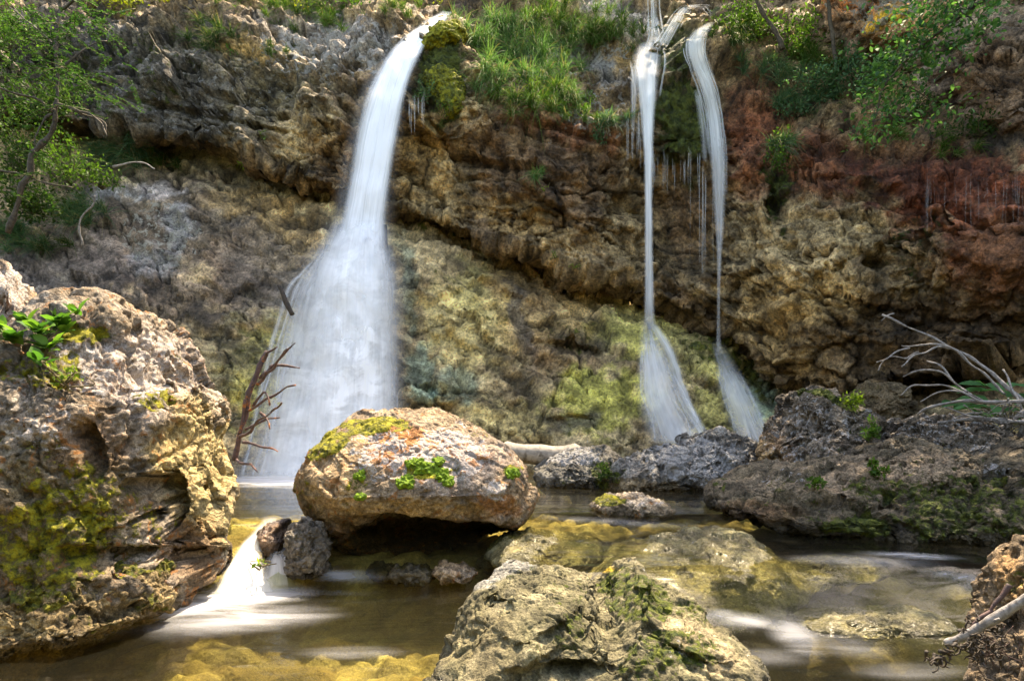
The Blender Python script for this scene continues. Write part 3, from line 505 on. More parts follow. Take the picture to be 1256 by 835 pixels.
boulder('boulder', [(1070, 530), (1110, 512), (1150, 508), (1200, 512), (1235, 525), (1262, 560), (1240, 610), (1120, 610), (1075, 575)], 6.0, 0.6, M_grey, [(0.11, 0.085, 0.062), (0.19, 0.155, 0.12), (0.05, 0.038, 0.028)], [('l', 1150, 530, 90, 40, .5), ('m', 1080, 530, 24, 26, .5), ('m', 1160, 545, 40, 16, .4)], 'dark white-flecked boulder under the bare driftwood branches', sub=8, s=14, rough=.8, lean=.6)
boulder('boulder', [(866, 606), (884, 584), (930, 572), (1000, 556), (1080, 545), (1180, 542), (1270, 536), (1400, 520), (1470, 640), (1390, 705), (1256, 680), (1110, 676), (1010, 664), (930, 644), (872, 628)], 5.25, 0.75, M_grey,
        [(0.10, 0.08, 0.05), (0.17, 0.13, 0.09), (0.05, 0.042, 0.025)], [((0.3, 0.22, 0.15), 1100, 580, 100, 24, .6), ('m', 1050, 645, 60, 16, 1), ('m', 1180, 620, 120, 50, .75), ('m', 1000, 620, 80, 30, .5), ('m', 1080, 595, 40, 16, .7), ('m', 1150, 600, 60, 20, .6), ('m', 980, 600, 50, 20, .5), ('l', 960, 585, 40, 10, .4), ('l', 1215, 580, 24, 10, .7), ('m', 940, 610, 50, 20, .5), ('m', 1100, 575, 60, 14, .5), (BRN, 930, 630, 60, 14, .6), ('m', 880, 595, 14, 14, .6), ('w', 1050, 665, 260, 8, .7), (OLV, 1200, 660, 120, 20, .6)],
        'long low mossy bank of rock along the right side of the stream', sub=8, s=15, rough=.75, lean=0.8)
M_cush = rock_mat('moss_cushion', 3.0, 1.0, moss1=(0.06, 0.12, 0.01), moss2=(0.22, 0.36, 0.02))
def cushion(px, py, rx, ry, par, d=None):
    v, f = ico(5); d = d or surf(px, py); c = P(px, py, d + .01); p = v * np.array([rx / F * d, 0.035, ry / F * d]); p[:, 1] += 0.45 * p[:, 2] * 1.5
    p = c + p; n = vnormals(p, f); p = p + n * (0.02 * fbm(p * 22, 3, 400) + 0.012 * fbm(p * 60, 2, 401))[:, None]
    link('moss_cushion', mesh_np('moss_cushion', p, f, {'Col': np.tile([0.16, 0.26, 0.02], (len(p), 1)), 'Msk': np.tile([1.0, 0, 0], (len(p), 1))}), M_cush, par)
for x_, y_, a_, b_ in [(520, 574, 17, 8), (538, 580, 13, 7), (548, 590, 9, 6), (497, 591, 11, 8), (628, 581, 11, 6), (508, 567, 10, 5), (440, 583, 8, 6), (538, 566, 6, 4), (443, 608, 6, 4)]: cushion(x_, y_, a_, b_, mid)
M_knob = rock_mat('thick_yellow_moss', 1.2, 1.0, moss1=(0.05, 0.06, 0.008), moss2=(0.34, 0.32, 0.02))
boulder('moss_mound', [(514, 62), (522, 40), (540, 24), (562, 24), (574, 40), (568, 62), (545, 70), (522, 72)], 10.2, .35, M_knob, [(0.2, 0.2, 0.03), (0.3, 0.27, 0.03), (0.1, 0.1, 0.02)], [('m', 540, 50, 90, 90, 1)], 'bright yellow-green moss mound beside the lip of the main fall', 'moss', sub=6, s=60, rough=.6, lean=.5)
boulder('moss_mound', [(516, 84), (540, 76), (562, 84), (572, 110), (570, 140), (552, 148), (532, 128), (520, 108)], 10.0, .3, M_knob, [(0.10, 0.12, 0.02), (0.16, 0.17, 0.03), (0.05, 0.06, 0.015)], [('m', 540, 110, 90, 90, .8)], 'darker hanging moss mound below the bright one beside the main fall', 'moss', sub=6, s=61, rough=.7, lean=.3)
# half drowned ledges in the stream
WB = [(0.20, 0.175, 0.075), (0.32, 0.28, 0.14), (0.10, 0.085, 0.035)]
for poly, d, hf, lab, s_ in [([(592, 672), (612, 650), (645, 641), (690, 646), (738, 655), (742, 675), (690, 700), (620, 700)], 4.55, .35, 'olive half-drowned ledge just right of the mossy boulder base', 30),
                             ([(700, 712), (740, 668), (800, 648), (870, 640), (925, 652), (965, 678), (995, 708), (970, 744), (860, 756), (770, 744)], 4.2, .6, 'broad smooth olive rock with water sliding over it mid stream', 31),
                             ([(935, 700), (960, 682), (1010, 674), (1060, 678), (1092, 690), (1080, 705), (1010, 712), (950, 716)], 4.15, .22, 'tan flat rock breaking the surface in front of the right bank', 32),
                             ([(960, 752), (1010, 742), (1080, 738), (1150, 745), (1180, 760), (1120, 775), (1010, 772)], 3.5, .2, 'row of pale drowned stones at the lower right of the stream', 33),
                             ([(830, 745), (870, 728), (930, 726), (965, 738), (960, 762), (880, 764)], 3.6, .16, 'low wet ledge stepping down beside the foreground boulder', 34)]:
    boulder('rock', [(x, y + 7) for x, y in poly], d, hf, M_wet, WB, [('w', 850, 700, 400, 120, .9), ('m', 850, 700, 160, 60, .4), ((0.2, 0.17, 0.09), 860, 660, 60, 10, .6)], lab, 'rock', sub=7, s=s_, rough=.45, lean=1.2, pscale=3, fine=.4)
boulder('boulder', [(1262, 675), (1238, 700), (1222, 735), (1204, 780), (1192, 850), (1210, 920), (1340, 920), (1380, 700), (1320, 660)], 2.6, 0.3, M_mossy, [(0.2, 0.14, 0.08), (0.28, 0.2, 0.13), (0.07, 0.05, 0.03)], [((0.35, 0.2, 0.08), 1235, 710, 20, 30, .6), ('m', 1245, 720, 20, 16, .7), (BLK, 1225, 810, 30, 60, .6)], 'mossy rock cut off by the bottom right corner behind a grey branch', sub=7, s=16, rough=.6, lean=.4)

# ------------------------------------------------------------------ falling water
def silk_mat(name, fu=9.0, lo=0.35, hi=0.8, col=(0.93, 0.94, 0.96), lump=0.0):
    m, t = newmat(name)
    uv = t.n('TexCoord').outputs[2]
    mp = t.n('Mapping', Vector=uv); mp.inputs['Scale'].default_value = (fu, 0.55, 1)
    mp2 = t.n('Mapping', Vector=uv); mp2.inputs['Scale'].default_value = (fu * 4.5, 1.1, 1)
    n = t.math('ADD', t.math('MULTIPLY', t.noise(mp.outputs[0], 1.0, 3, 0.55, 0.25), 0.65), t.math('MULTIPLY', t.noise(mp2.outputs[0], 1.0, 3, 0.6, 0.3), 0.35))
    a = t.att('A').outputs[2]
    k = t.mr(n, 0.36, 0.62, lo, 1.0, False)
    if lump:
        mp3 = t.n('Mapping', Vector=uv); mp3.inputs['Scale'].default_value = (3.0, 2.2, 1)
        a = t.math('MULTIPLY', a, t.mr(t.noise(mp3.outputs[0], 1.6, 4, 0.6, 0.4), 0.34, 0.6, 1 - lump, 1.0))
    al = t.math('MULTIPLY', a, k); al = t.math('ADD', al, t.math('MULTIPLY', t.math('POWER', a, 4.0), hi * 0.5), clamp=True)
    bp = t.n('Bump', Strength=0.35, Distance=0.1, Height=n).outputs[0]
    w = t.n('AddShader', _0=t.n('BsdfDiffuse', Color=(col[0] * .88, col[1] * .88, col[2] * .88, 1), Normal=bp).outputs[0], _1=t.n('BsdfTranslucent', Color=(0.16, 0.17, 0.18, 1)).outputs[0]).outputs[0]
    t.out(t.n('MixShader', _0=al, _1=t.n('BsdfTransparent').outputs[0], _2=w).outputs[0]); return m
M_silk = silk_mat('silky_falling_water'); M_veil = silk_mat('water_veil', 6.0, 0.38, 0.9, lump=.35); M_thin = silk_mat('thin_falling_water', 2.5, 0.45, 0.6); M_casc = silk_mat('cascade_water', 3.5, 0.35, 0.8)
def ribbon(rows, layers=2, gap=0.07, nu=28, step=5, el=0.25, er=0.25, s=0, wav=0.0, belly=0.0, sub=0.0, f0=12):
    """rows: (py, left px, right px, depth or None, density); a sheet of water hung through them"""
    r = np.array([[a if a is not None else np.nan for a in x] for x in rows], float)
    for q in r:
        if np.isnan(q[3]): q[3] = surf((q[1] + q[2]) / 2, q[0]) - 0.10
    L = np.concatenate([[0], np.cumsum(np.hypot(np.diff(r[:, 0]), np.diff((r[:, 1] + r[:, 2]) / 2)))])
    n = max(6, int(L[-1] / step)); t = np.linspace(0, L[-1], n)
    # smooth interpolation
    def itp(k):
        y = np.interp(t, L, r[:, k]); w = 3
        yp = np.pad(y, w, mode='edge'); yp[:w] = 2 * y[0] - y[w:0:-1]; yp[-w:] = 2 * y[-1] - y[-2:-2 - w:-1]
        return np.convolve(yp, np.ones(2 * w + 1) / (2 * w + 1), 'valid')
    cy, lx, rx, dp, al = [itp(k) for k in range(5)]
    V, Fc, A, U = [], [], [], []; base = 0
    for l in range(layers):
        u = np.linspace(0, 1, nu)[None]; sh = (l - (layers - 1) / 2) * sub
        px = lx[:, None] * (1 - u) + rx[:, None] * u + sh * (rx - lx)[:, None]
        px = px + wav * np.sin(cy[:, None] / 17 + l * 2 + u * 3)
        Y = dp[:, None] - gap * l - belly * np.sin(np.pi * u) + 0 * u
        py = cy[:, None] + 0 * u
        v = np.stack([(px - CX) / F * Y, Y, CZ + (HY - py) / F * Y], -1).reshape(-1, 3)
        v[:, 1] -= 0.05 * fbm(v * np.array([5, 5, 1.2]) + s + l * 5, 2, 200)
        a = al[:, None] * ss(0, el, u) * (1 - ss(1 - er, 1, u)); a = a * ss(-0.5, 10, (t[-1] - t))[:, None] ** 0.5 * ss(-6, f0, t)[:, None]
        V.append(v); A.append(a.ravel()); U.append(np.stack([(u + 0 * cy[:, None] + s * 3.3 + l * 7.7), (0 * u + (t * 0.0115)[:, None] + l * 3)], -1).reshape(-1, 2))
        Fc.append(gridfaces(n, nu) + base); base += n * nu
    return np.concatenate(V), np.concatenate(Fc), np.concatenate(A), np.concatenate(U)
def strands(rows, n, w, den, s=0, jit=1.0):
    g = np.random.default_rng(900 + s); out = []
    for k in range(n):
        u0 = (k + g.uniform(.1, .9)) / n; i0 = g.integers(0, 2) if len(rows) > 3 else 0; i1 = len(rows) - (g.integers(0, 2) if len(rows) > 3 else 0); rr = []
        for (y, a, b, d, al) in rows[i0:i1]:
            x = a + (b - a) * min(max(u0 + g.normal(0, .035 * jit), -.02), 1.02); ww = w * g.uniform(.6, 1.4)
            rr.append((y, x - ww / 2, x + ww / 2, (d if d is not None else surf(x, y) - .1) - g.uniform(0, .05), al * den))
        out.append(ribbon(rr, 1, .03, 7, 3, .45, .45, s + k))
    return out
def fall(name, label, parts, cat='waterfall', group=None, kind=None):
    """parts: (part name, list of ribbons, material)"""
    built = []
    for nm, ribs, mat in parts:
        o = 0; V, Fc, A, U = [], [], [], []
        for v, f, a, u in ribs: V.append(v); Fc.append(f + o); A.append(a); U.append(u); o += len(v)
        built.append((nm, mesh_np(nm, np.concatenate(V), np.concatenate(Fc), {'A': np.clip(np.concatenate(A), 0, 1)}, np.concatenate(U)), mat, np.concatenate(V)))
    if len(built) == 1:
        return tag(link(name, built[0][1], built[0][2]), label, cat, group, kind)
    allv = np.concatenate([b[3] for b in built]); lo, hi = allv.min(0), allv.max(0)
    e = empty(name, ((lo[0] + hi[0]) / 2, (lo[1] + hi[1]) / 2, lo[2]))
    for nm, me, mat, _ in built: link(nm, me, mat, e, None)
    return tag(e, label, cat, group, kind)
plunge = [(14, 540, 556, 11.0, .7), (22, 526, 552, 10.7, .8), (40, 500, 538, 10.3, .95), (60, 478, 520, 10.0, 1), (85, 462, 508, 9.8, 1), (115, 448, 498, 9.65, 1), (160, 436, 490, 9.55, 1), (220, 426, 480, 9.45, .95), (270, 416, 474, 9.3, .85), (310, 404, 476, 9.1, .75), (345, 390, 480, 8.95, .3)]
spray = [(545, 270, 515, 7.85, .05), (572, 262, 520, 7.8, .35), (594, 256, 526, 7.75, .45), (602, 250, 530, 7.72, .2)]
mist = [(270, 396, 484, 9.0, .4), (310, 370, 492, 8.8, .8), (350, 352, 500, 8.6, .9), (400, 350, 500, 8.5, .6), (450, 345, 500, 8.4, .15)]
halo = [(60, 470, 524, 9.9, .25), (110, 436, 506, 9.6, .4), (200, 414, 492, 9.45, .5), (280, 396, 488, 9.25, .55), (330, 380, 492, 9.0, .4)]
veil = [(270, 408, 476, 9.25, .35), (296, 396, 482, 9.1, .7), (322, 380, 486, 8.9, .85), (350, 358, 490, 8.8, .9), (385, 343, 494, 8.7, .9), (420, 332, 498, 8.6, .85), (480, 316, 501, 8.4, .85), (540, 298, 502, 8.15, .75), (592, 286, 503, 7.95, .75)]
core = [(275, 408, 474, 9.2, .6), (300, 400, 478, 9.05, .85), (330, 386, 486, 8.85, 1), (400, 372, 492, 8.6, 1), (480, 362, 494, 8.3, .95), (592, 350, 496, 7.9, .85)]
fringe = [(300, 376, 496, 9.0, .3), (350, 330, 506, 8.75, .5), (430, 308, 508, 8.5, .55), (500, 290, 508, 8.3, .5), (592, 262, 508, 7.95, .45)]
fall('waterfall', 'tall white main waterfall pouring from a lip and fanning out over the left slope', [
    ('plunge', [ribbon(plunge, 3, .08, 30, 4, .35, .22, 1, f0=22), ribbon(halo, 1, .05, 24, 5, .5, .5, 2)], M_silk),
    ('veil', [ribbon(veil, 2, .08, 60, 4, .35, .4, 3), ribbon(core, 2, .08, 40, 4, .4, .3, 4), ribbon(fringe, 1, .05, 60, 4, .4, .25, 5), ribbon(mist, 1, .05, 40, 4, .5, .5, 6), ribbon(spray, 1, .05, 30, 3, .4, .4, 7)] + strands([(290, 400, 474, 9.0, .3), (320, 380, 480, 9.0, .6), (350, 354, 486, 8.8, .8), (420, 330, 490, 8.6, .9), (500, 308, 493, 8.35, .9), (590, 288, 495, 8.0, .9)], 40, 7, .45, 300, .5), M_veil)])
fall('waterfall', 'slim left strand of the twin falls dropping from the mossy boss to the green slope', [
    ('upper_run', strands([(-14, 790, 808, None, .9), (20, 793, 811, None, .9), (45, 792, 814, None, .9), (62, 784, 812, None, 1)], 7, 3, .6, 1, .6) + strands([(20, 868, 872, None, .8), (10, 858, 872, None, .8), (6, 838, 862, None, .8), (14, 826, 846, None, .9), (36, 814, 834, None, .9), (60, 798, 820, None, .9)], 7, 3, .5, 20, .6)
       + [ribbon([(-14, 794, 806, None, .2), (20, 797, 809, None, .2), (45, 797, 812, None, .25), (62, 788, 812, None, .3)], 2, .04, 12, 3, .3, .3, 6, 2),
                   ribbon([(8, 866, 876, None, .15), (4, 842, 862, None, .15), (12, 830, 846, None, .2), (34, 816, 832, None, .25), (56, 802, 820, None, .3)], 2, .04, 12, 3, .3, .3, 7, 1),
                   ], M_casc),
    ('plunge', strands([(58, 780, 814, None, .9), (75, 772, 816, None, 1), (95, 773, 812, None, 1), (120, 780, 808, None, .9), (160, 784, 804, None, .6)], 8, 3, .5, 40) + [ribbon([(52, 782, 812, None, .35), (68, 774, 814, None, .4), (90, 774, 810, None, .5), (108, 778, 808, 9.8, .7), (130, 784, 805, 9.75, .8), (180, 788, 802, 9.7, .8), (240, 790, 801, 9.65, .75), (300, 790, 802, 9.6, .65), (360, 790, 803, 9.55, .6), (404, 788, 805, 9.5, .2)], 2, .05, 14, 4, .35, .35, 9),
                ribbon([(80, 772, 784, 9.95, .5), (130, 773, 781, 9.85, .4), (170, 773, 779, 9.8, .25)], 1, .05, 8, 4, .4, .4, 10)], M_thin),
    ('lower_cascade', [ribbon([(386, 784, 804, None, .4), (420, 782, 814, None, .6), (450, 780, 826, None, .6), (490, 778, 846, None, .5), (520, 784, 866, None, .45), (546, 790, 886, 8.2, .35)], 2, .07, 26, 4, .4, .45, 11, f0=70)] + strands([(396, 788, 802, None, .5), (430, 786, 816, None, .8), (480, 786, 836, None, .8), (520, 796, 860, None, .8), (545, 806, 872, 8.2, .6)], 18, 4, .45, 90, 2.2) + [
                       ribbon([(396, 792, 806, None, .6), (415, 804, 824, None, .7), (440, 816, 834, None, .6), (480, 828, 846, None, .6), (520, 846, 864, None, .6), (540, 858, 874, 8.2, .5)], 1, .05, 12, 4, .4, .4, 12)], M_casc)])
fall('waterfall', 'right strand of the twin falls fanning over the mossy boss then thinning to a thread', [
    ('plunge', strands([(34, 862, 874, None, .9), (46, 840, 866, None, 1), (64, 838, 864, None, 1), (86, 846, 872, None, .9), (110, 856, 880, None, .9), (140, 863, 887, None, .8), (190, 870, 891, 9.6, .6), (240, 874, 891, 9.55, .4)], 12, 2.5, .6, 60, .8) + [ribbon([(28, 866, 878, None, .4), (44, 840, 868, None, .5), (62, 838, 866, None, .55), (85, 846, 876, None, .6), (108, 858, 880, None, .55), (140, 864, 888, None, .5), (190, 869, 892, 9.6, .5), (235, 873, 892, 9.55, .45), (275, 876, 890, 9.5, .35), (310, 878, 886, 9.45, .3), (340, 879, 884, 9.4, .35), (400, 878, 884, 9.35, .25), (436, 877, 886, 9.3, .2)], 2, .05, 20, 4, .35, .4, 13),
                ribbon([(110, 850, 862, 9.75, .5), (160, 858, 868, 9.65, .35), (200, 860, 868, 9.6, .25)], 1, .04, 8, 4, .4, .4, 14)], M_casc),
    ('lower_cascade', [ribbon([(415, 872, 886, None, .3), (455, 874, 910, None, .45), (490, 880, 934, None, .45), (520, 890, 948, None, .4), (545, 898, 958, 8.3, .3)], 2, .07, 18, 4, .45, .45, 15, f0=70)] + strands([(420, 874, 886, None, .4), (455, 878, 906, None, .8), (490, 888, 926, None, .8), (540, 906, 944, 8.35, .6)], 12, 4, .4, 120, 2.2), M_casc)])
fall('cascade', 'short white cascade spilling between the left boulder and the mossy boulder', [
    ('cascade', [ribbon([(634, 322, 346, 4.78, .3), (648, 312, 338, 4.66, .5), (664, 296, 326, 4.56, .7), (684, 280, 322, 4.42, .7), (705, 266, 332, 4.32, .75), (724, 250, 350, 4.22, .6), (740, 234, 366, 4.12, .3)], 2, .05, 34, 3, .28, .3, 16, 0, .05),
                 ribbon([(676, 328, 356, 4.44, .4), (700, 322, 362, 4.32, .7), (728, 306, 376, 4.2, .5)], 1, .05, 14, 3, .35, .35, 17)], M_casc)], 'cascade')
rng = np.random.default_rng(5)
def drips(x0, x1, y0, y1, n, label, w=1.3, a=.5, dd=0.12):
    ribs = []
    for k in range(n):
        x = rng.uniform(x0, x1); ya = y0 + rng.uniform(-6, 10); yb = y1 + rng.uniform(-25, 12); d = surf(x, (ya + yb) / 2) - dd
        ww = w * rng.uniform(.6, 1.3)
        ribs.append(ribbon([(ya, x, x + ww, d, a), ((ya + yb) / 2, x, x + ww, d - .02, a), (yb, x, x + ww, d - .04, a * .5)], 1, 0, 4, 12, .45, .45, k))
    fall('water_drips', label, [('drips', ribs, M_thin)], 'dripping water', kind='stuff')
drips(488, 524, 118, 158, 16, 'fine water threads dripping off the moss beside the main fall')
drips(768, 786, 140, 200, 10, 'fine water threads left of the twin falls')
drips(800, 864, 186, 232, 26, 'curtain of thin drips hanging under the mossy boss')
drips(844, 878, 205, 340, 8, 'long thin threads beside the right strand', a=.45)
drips(1128, 1256, 216, 290, 20, 'thin drips falling in front of the red rock wall', a=.25)

# ------------------------------------------------------------------ wood
def wood_mat(name, c1, c2, sc=30, c3=None):
    m, t = newmat(name); v = t.n('TexCoord').outputs[3]
    n = t.noise(v, sc, 6, 0.65, 0.6); c = t.mix(t.mr(n, 0.35, 0.65), c1, c2)
    if c3: c = t.mix(t.mr(t.noise(v, sc * .35, 5, .65), .55, .62), c, c3)
    bp = t.n('Bump', Strength=0.7, Distance=0.012, Height=n).outputs[0]
    t.out(t.n('BsdfPrincipled', Base_Color=c, Roughness=0.75, Normal=bp).outputs[0]); return m
M_bark = wood_mat('grey_brown_bark', (0.03, 0.022, 0.015), (0.10, 0.075, 0.05)); M_log = wood_mat('pale_weathered_log', (0.20, 0.17, 0.14), (0.34, 0.30, 0.25), 14, (0.11, 0.085, 0.06))
M_drift = wood_mat('bleached_driftwood', (0.13, 0.115, 0.105), (0.32, 0.295, 0.28)); M_rust = wood_mat('wet_red_bark', (0.05, 0.03, 0.03), (0.13, 0.07, 0.06), 18, (0.38, 0.13, 0.03))
M_root = wood_mat('dark_wet_roots', (0.012, 0.009, 0.007), (0.06, 0.04, 0.025)); M_stem = wood_mat('thin_brown_stem', (0.07, 0.05, 0.025), (0.16, 0.13, 0.06))
def tube(pts, r0, r1=None, sides=7, sm=6, wob=0.0, s=0):
    p = np.array(pts, float); r1 = r0 if r1 is None else r1
    if len(p) > 2:   # catmull rom
        q = [];  e = np.concatenate([[2 * p[0] - p[1]], p, [2 * p[-1] - p[-2]]])
        for i in range(1, len(e) - 2):
            for t in np.linspace(0, 1, sm, endpoint=False):
                q.append(0.5 * ((2 * e[i]) + (-e[i - 1] + e[i + 1]) * t + (2 * e[i - 1] - 5 * e[i] + 4 * e[i + 1] - e[i + 2]) * t * t + (-e[i - 1] + 3 * e[i] - 3 * e[i + 1] + e[i + 2]) * t ** 3))
        q.append(p[-1]); p = np.array(q)
    n = len(p); T = np.gradient(p, axis=0); T /= np.linalg.norm(T, axis=1, keepdims=True) + 1e-9
    if wob: p = p + wob * np.stack([noise(p * 4 + s, 1), noise(p * 4 + s + 9, 2), noise(p * 4 + s + 5, 3)], 1)
    up = np.array([0.13, 0.4, 0.9]); A = np.cross(T, up); A /= np.linalg.norm(A, axis=1, keepdims=True) + 1e-9; B = np.cross(T, A)
    rad = np.linspace(r0, r1, n)[:, None] * (1 + 0.55 * noise(p * 9, 5) + 0.4 * noise(p * 31, 6))[:, None]; th = np.linspace(0, 2 * np.pi, sides, endpoint=False)
    v = (p[:, None] + rad[:, :, None] * (np.cos(th)[None, :, None] * A[:, None] + np.sin(th)[None, :, None] * B[:, None])).reshape(-1, 3)
    k = np.arange((n - 1) * sides); i, j = k // sides, k % sides; j2 = (j + 1) % sides
    f = np.stack([i * sides + j, i * sides + j2, (i + 1) * sides + j2, (i + 1) * sides + j], 1)
    # caps: fans collapsed onto an end point
    c0, c1 = len(v), len(v) + 1; v = np.concatenate([v, [p[0]], [p[-1]]]); a = np.arange(sides); b = (a + 1) % sides
    f = np.concatenate([f, np.stack([a * 0 + c0, b, a, a], 1)[:, [0, 1, 2, 2]], np.stack([a * 0 + c1, (n - 1) * sides + a, (n - 1) * sides + b, (n - 1) * sides + b], 1)])
    return v, f
def quads2tris(f):
    t = np.concatenate([f[:, [0, 1, 2]], f[:, [0, 2, 3]]]); return t[(t[:, 0] != t[:, 1]) & (t[:, 1] != t[:, 2]) & (t[:, 0] != t[:, 2])]
def join(lst):
    o = 0; V, Fc = [], []
    for v, f in lst: V.append(v); Fc.append(quads2tris(f) + o); o += len(v)
    return np.concatenate(V), np.concatenate(Fc)
def stick(pp, d0, d1, r0, r1, **k):
    n = len(pp); return tube([P(x, y, d0 + (d1 - d0) * i / max(n - 1, 1)) for i, (x, y) in enumerate(pp)], r0 / F * d0, r1 / F * d1, **k)
def Z(ox, oy, sc, lst): return [(ox + x / sc, oy + y / sc) for x, y in lst]
def woody(name, label, cat, stems, mat, twigs=(), group=None, sname='stem', tname='twig', tmat=None):
    v, f = join(stems); lo, hi = v.min(0), v.max(0)
    if not twigs: return tag(link(name, mesh_np(name, v, f), mat), label, cat, group)
    e = empty(name, ((lo[0] + hi[0]) / 2, (lo[1] + hi[1]) / 2, lo[2])); link(sname, mesh_np(sname, v, f), mat, e)
    for tw in twigs:
        v, f = join([tw]); link(tname, mesh_np(tname, v, f), tmat or mat, e)
    return tag(e, label, cat, group)
# log lying across the foot of the slope
woody('log', 'smooth pale log lying behind the mossy boulder, bark gone', 'log', [stick([(530, 549), (590, 553), (640, 556), (718, 561)], 7.55, 7.55, 15, 13, sides=20, wob=.02)], M_log)
zc = lambda l: Z(270, 340, 835 / 260, l)
woody('dead_branch', 'reddish wet dead branch standing up at the left edge of the main fall', 'branch', [stick(zc([(55, 720), (85, 610), (110, 480), (150, 360), (180, 290)]), 6.7, 6.8, 4.2, 2.4, wob=.03), stick(zc([(75, 620), (90, 540), (98, 480)]), 6.7, 6.7, 2.2, 1.6)], M_rust,
      [stick(zc(l), 6.7, 6.7 - a, 1.9, 1.0, sides=6, wob=.05, s=i) for i, (l, a) in enumerate([([(140, 420), (200, 355), (250, 300), (300, 262)], .3), ([(170, 330), (200, 300), (232, 272)], .2), ([(150, 395), (220, 340), (275, 280)], .4), ([(115, 525), (200, 475), (300, 416)], .3), ([(85, 630), (180, 550), (238, 494)], .5), ([(95, 600), (160, 575), (236, 562)], .1), ([(85, 650), (150, 665), (240, 682)], .2), ([(60, 715), (100, 730), (158, 765)], .4), ([(200, 354), (250, 352), (312, 358)], -.1), ([(120, 510), (170, 450), (185, 500)], .2), ([(160, 540), (200, 570), (205, 600)], .2)])])
woody('broken_stick', 'short dark stick caught in the spray on the left of the main fall', 'stick', [stick([(342, 350), (349, 368), (358, 386)], 8.55, 8.5, 2.2, 3.0, sides=8, wob=.03)], M_root)
zr = lambda l: Z(860, 360, 1033 / 396, l)
woody('driftwood_branch', 'long bare grey branch with forking twigs arching left over the right bank', 'branch', [stick(zr([(580, 70), (740, 145), (860, 200), (950, 270), (1040, 350), (1150, 460)]), 6.6, 5.6, 1.1, 3.2, wob=.03)], M_drift,
      [stick(zr(l), a, b, .7 * w, 1.3 * w, sides=6, wob=.05, s=i) for i, (l, a, b, w) in enumerate([([(560, 218), (600, 198), (660, 170), (640, 157)][:3], 6.2, 6.4, .9), ([(572, 80), (590, 68), (612, 64)], 6.6, 6.6, .8), ([(638, 157), (700, 165), (780, 172), (860, 230), (940, 290), (980, 320)], 6.3, 5.9, 1.3), ([(560, 214), (610, 202), (660, 204), (690, 190)], 6.1, 6.3, .9), ([(640, 235), (680, 200), (740, 175), (790, 174)], 6.0, 6.2, 1.2),
        ([(660, 272), (700, 252), (760, 252), (820, 296), (900, 340)], 6.1, 5.8, 1.2), ([(638, 330), (660, 305), (720, 296), (800, 305), (900, 345)], 5.9, 5.8, 1.2), ([(728, 215), (770, 240), (810, 290), (850, 310)], 6.2, 5.8, 1.1), ([(700, 352), (760, 328), (830, 322), (900, 345)], 5.9, 5.7, 1.1), ([(590, 205), (570, 230), (562, 250)], 6.1, 6.1, .6), ([(790, 370), (850, 388), (900, 400)], 5.9, 5.7, 1.2), ([(940, 160), (960, 250), (1010, 330), (1033, 420)][1:], 6.0, 5.6, 1.6)])])
woody('driftwood_limb', 'smooth grey limb lying flat across the top of the right bank boulders', 'branch', [stick(zr([(755, 412), (830, 402), (900, 400), (970, 408), (1040, 412), (1160, 420)]), 5.9, 5.5, 2.2, 4.2, wob=.02)], M_drift, [stick(zr([(800, 405), (850, 385), (900, 380)]), 5.85, 5.8, 1.2, 1.0)])
woody('driftwood_limb', 'curved grey limb rising just above the flat lying one', 'branch', [stick(zr([(695, 386), (740, 360), (830, 340), (930, 348), (1040, 342), (1160, 330)]), 5.95, 5.6, 1.4, 3.2, wob=.02)], M_drift)
for i, (l, lab) in enumerate([([(935, 468), (985, 428), (1050, 370)], 'short slanting stick below the flat grey limb'), ([(968, 530), (1010, 500), (1060, 450)], 'lowest pale stick slanting up at the right edge'), ([(975, 420), (940, 455), (900, 440)], 'forked twig under the flat grey limb'), ([(1000, 520), (1015, 470), (1045, 420)], 'upright grey stick near the right edge among the sticks')]):
    woody('driftwood_stick', lab, 'stick', [stick(zr(l), 5.8, 5.6, 2.4, 3.0, wob=.03)], M_drift, group='loose driftwood sticks on the right bank')
rng = np.random.default_rng(8); lst = []
for k in range(150):
    x, y = rng.uniform(900, 1110), rng.uniform(380, 570); a = rng.uniform(0, 3.14); l = rng.uniform(30, 90)
    lst.append(stick(zr([(x, y), (x + l * .5 * math.cos(a), y - l * .5 * math.sin(a) + rng.uniform(-10, 10)), (x + l * math.cos(a), y - l * math.sin(a) * .7)]), 5.75, 5.6, .4, .8, sides=5))
v, f = join(lst); tag(link('twig_litter', mesh_np('twig_litter', v, f), M_drift), 'tangle of small dead twigs at the right edge', kind='stuff')
zb_ = lambda l: Z(1100, 660, 744 / 156, l)
woody('fallen_branch', 'smooth grey branch slanting out of the bottom right corner over the water', 'branch', [stick(zb_([(300, 622), (380, 580), (520, 490), (640, 425), (760, 362), (980, 250)]), 2.3, 2.15, 4.6, 7.5, sides=14, wob=.012)], M_drift, [stick(zb_([(600, 470), (570, 480), (575, 492)]), 2.2, 2.2, 2.0, 1.2)])
rng = np.random.default_rng(9); lst = []
for k in range(120):
    c = [(250, 690), (330, 640), (420, 620), (480, 660), (560, 560), (450, 520), (520, 700)][k % 7]
    x, y = c[0] + rng.normal(0, 34), c[1] + rng.normal(0, 34); pts = [(x, y)]; a = rng.uniform(0, 6.28)
    for j in range(3): a += rng.normal(0, .8); pts.append((pts[-1][0] + 26 * math.cos(a), pts[-1][1] + abs(22 * math.sin(a)) * rng.choice([1, 1, -1])))
    d = rng.uniform(2.2, 2.38); lst.append(stick(zb_(pts), d, d + rng.uniform(-.05, .05), rng.uniform(.8, 2.6), .3, sides=5))
v, f = join(lst); tag(link('root_tangle', mesh_np('root_tangle', v, f), M_root), 'black soggy roots and leaf litter snagged under the corner branch', kind='stuff')
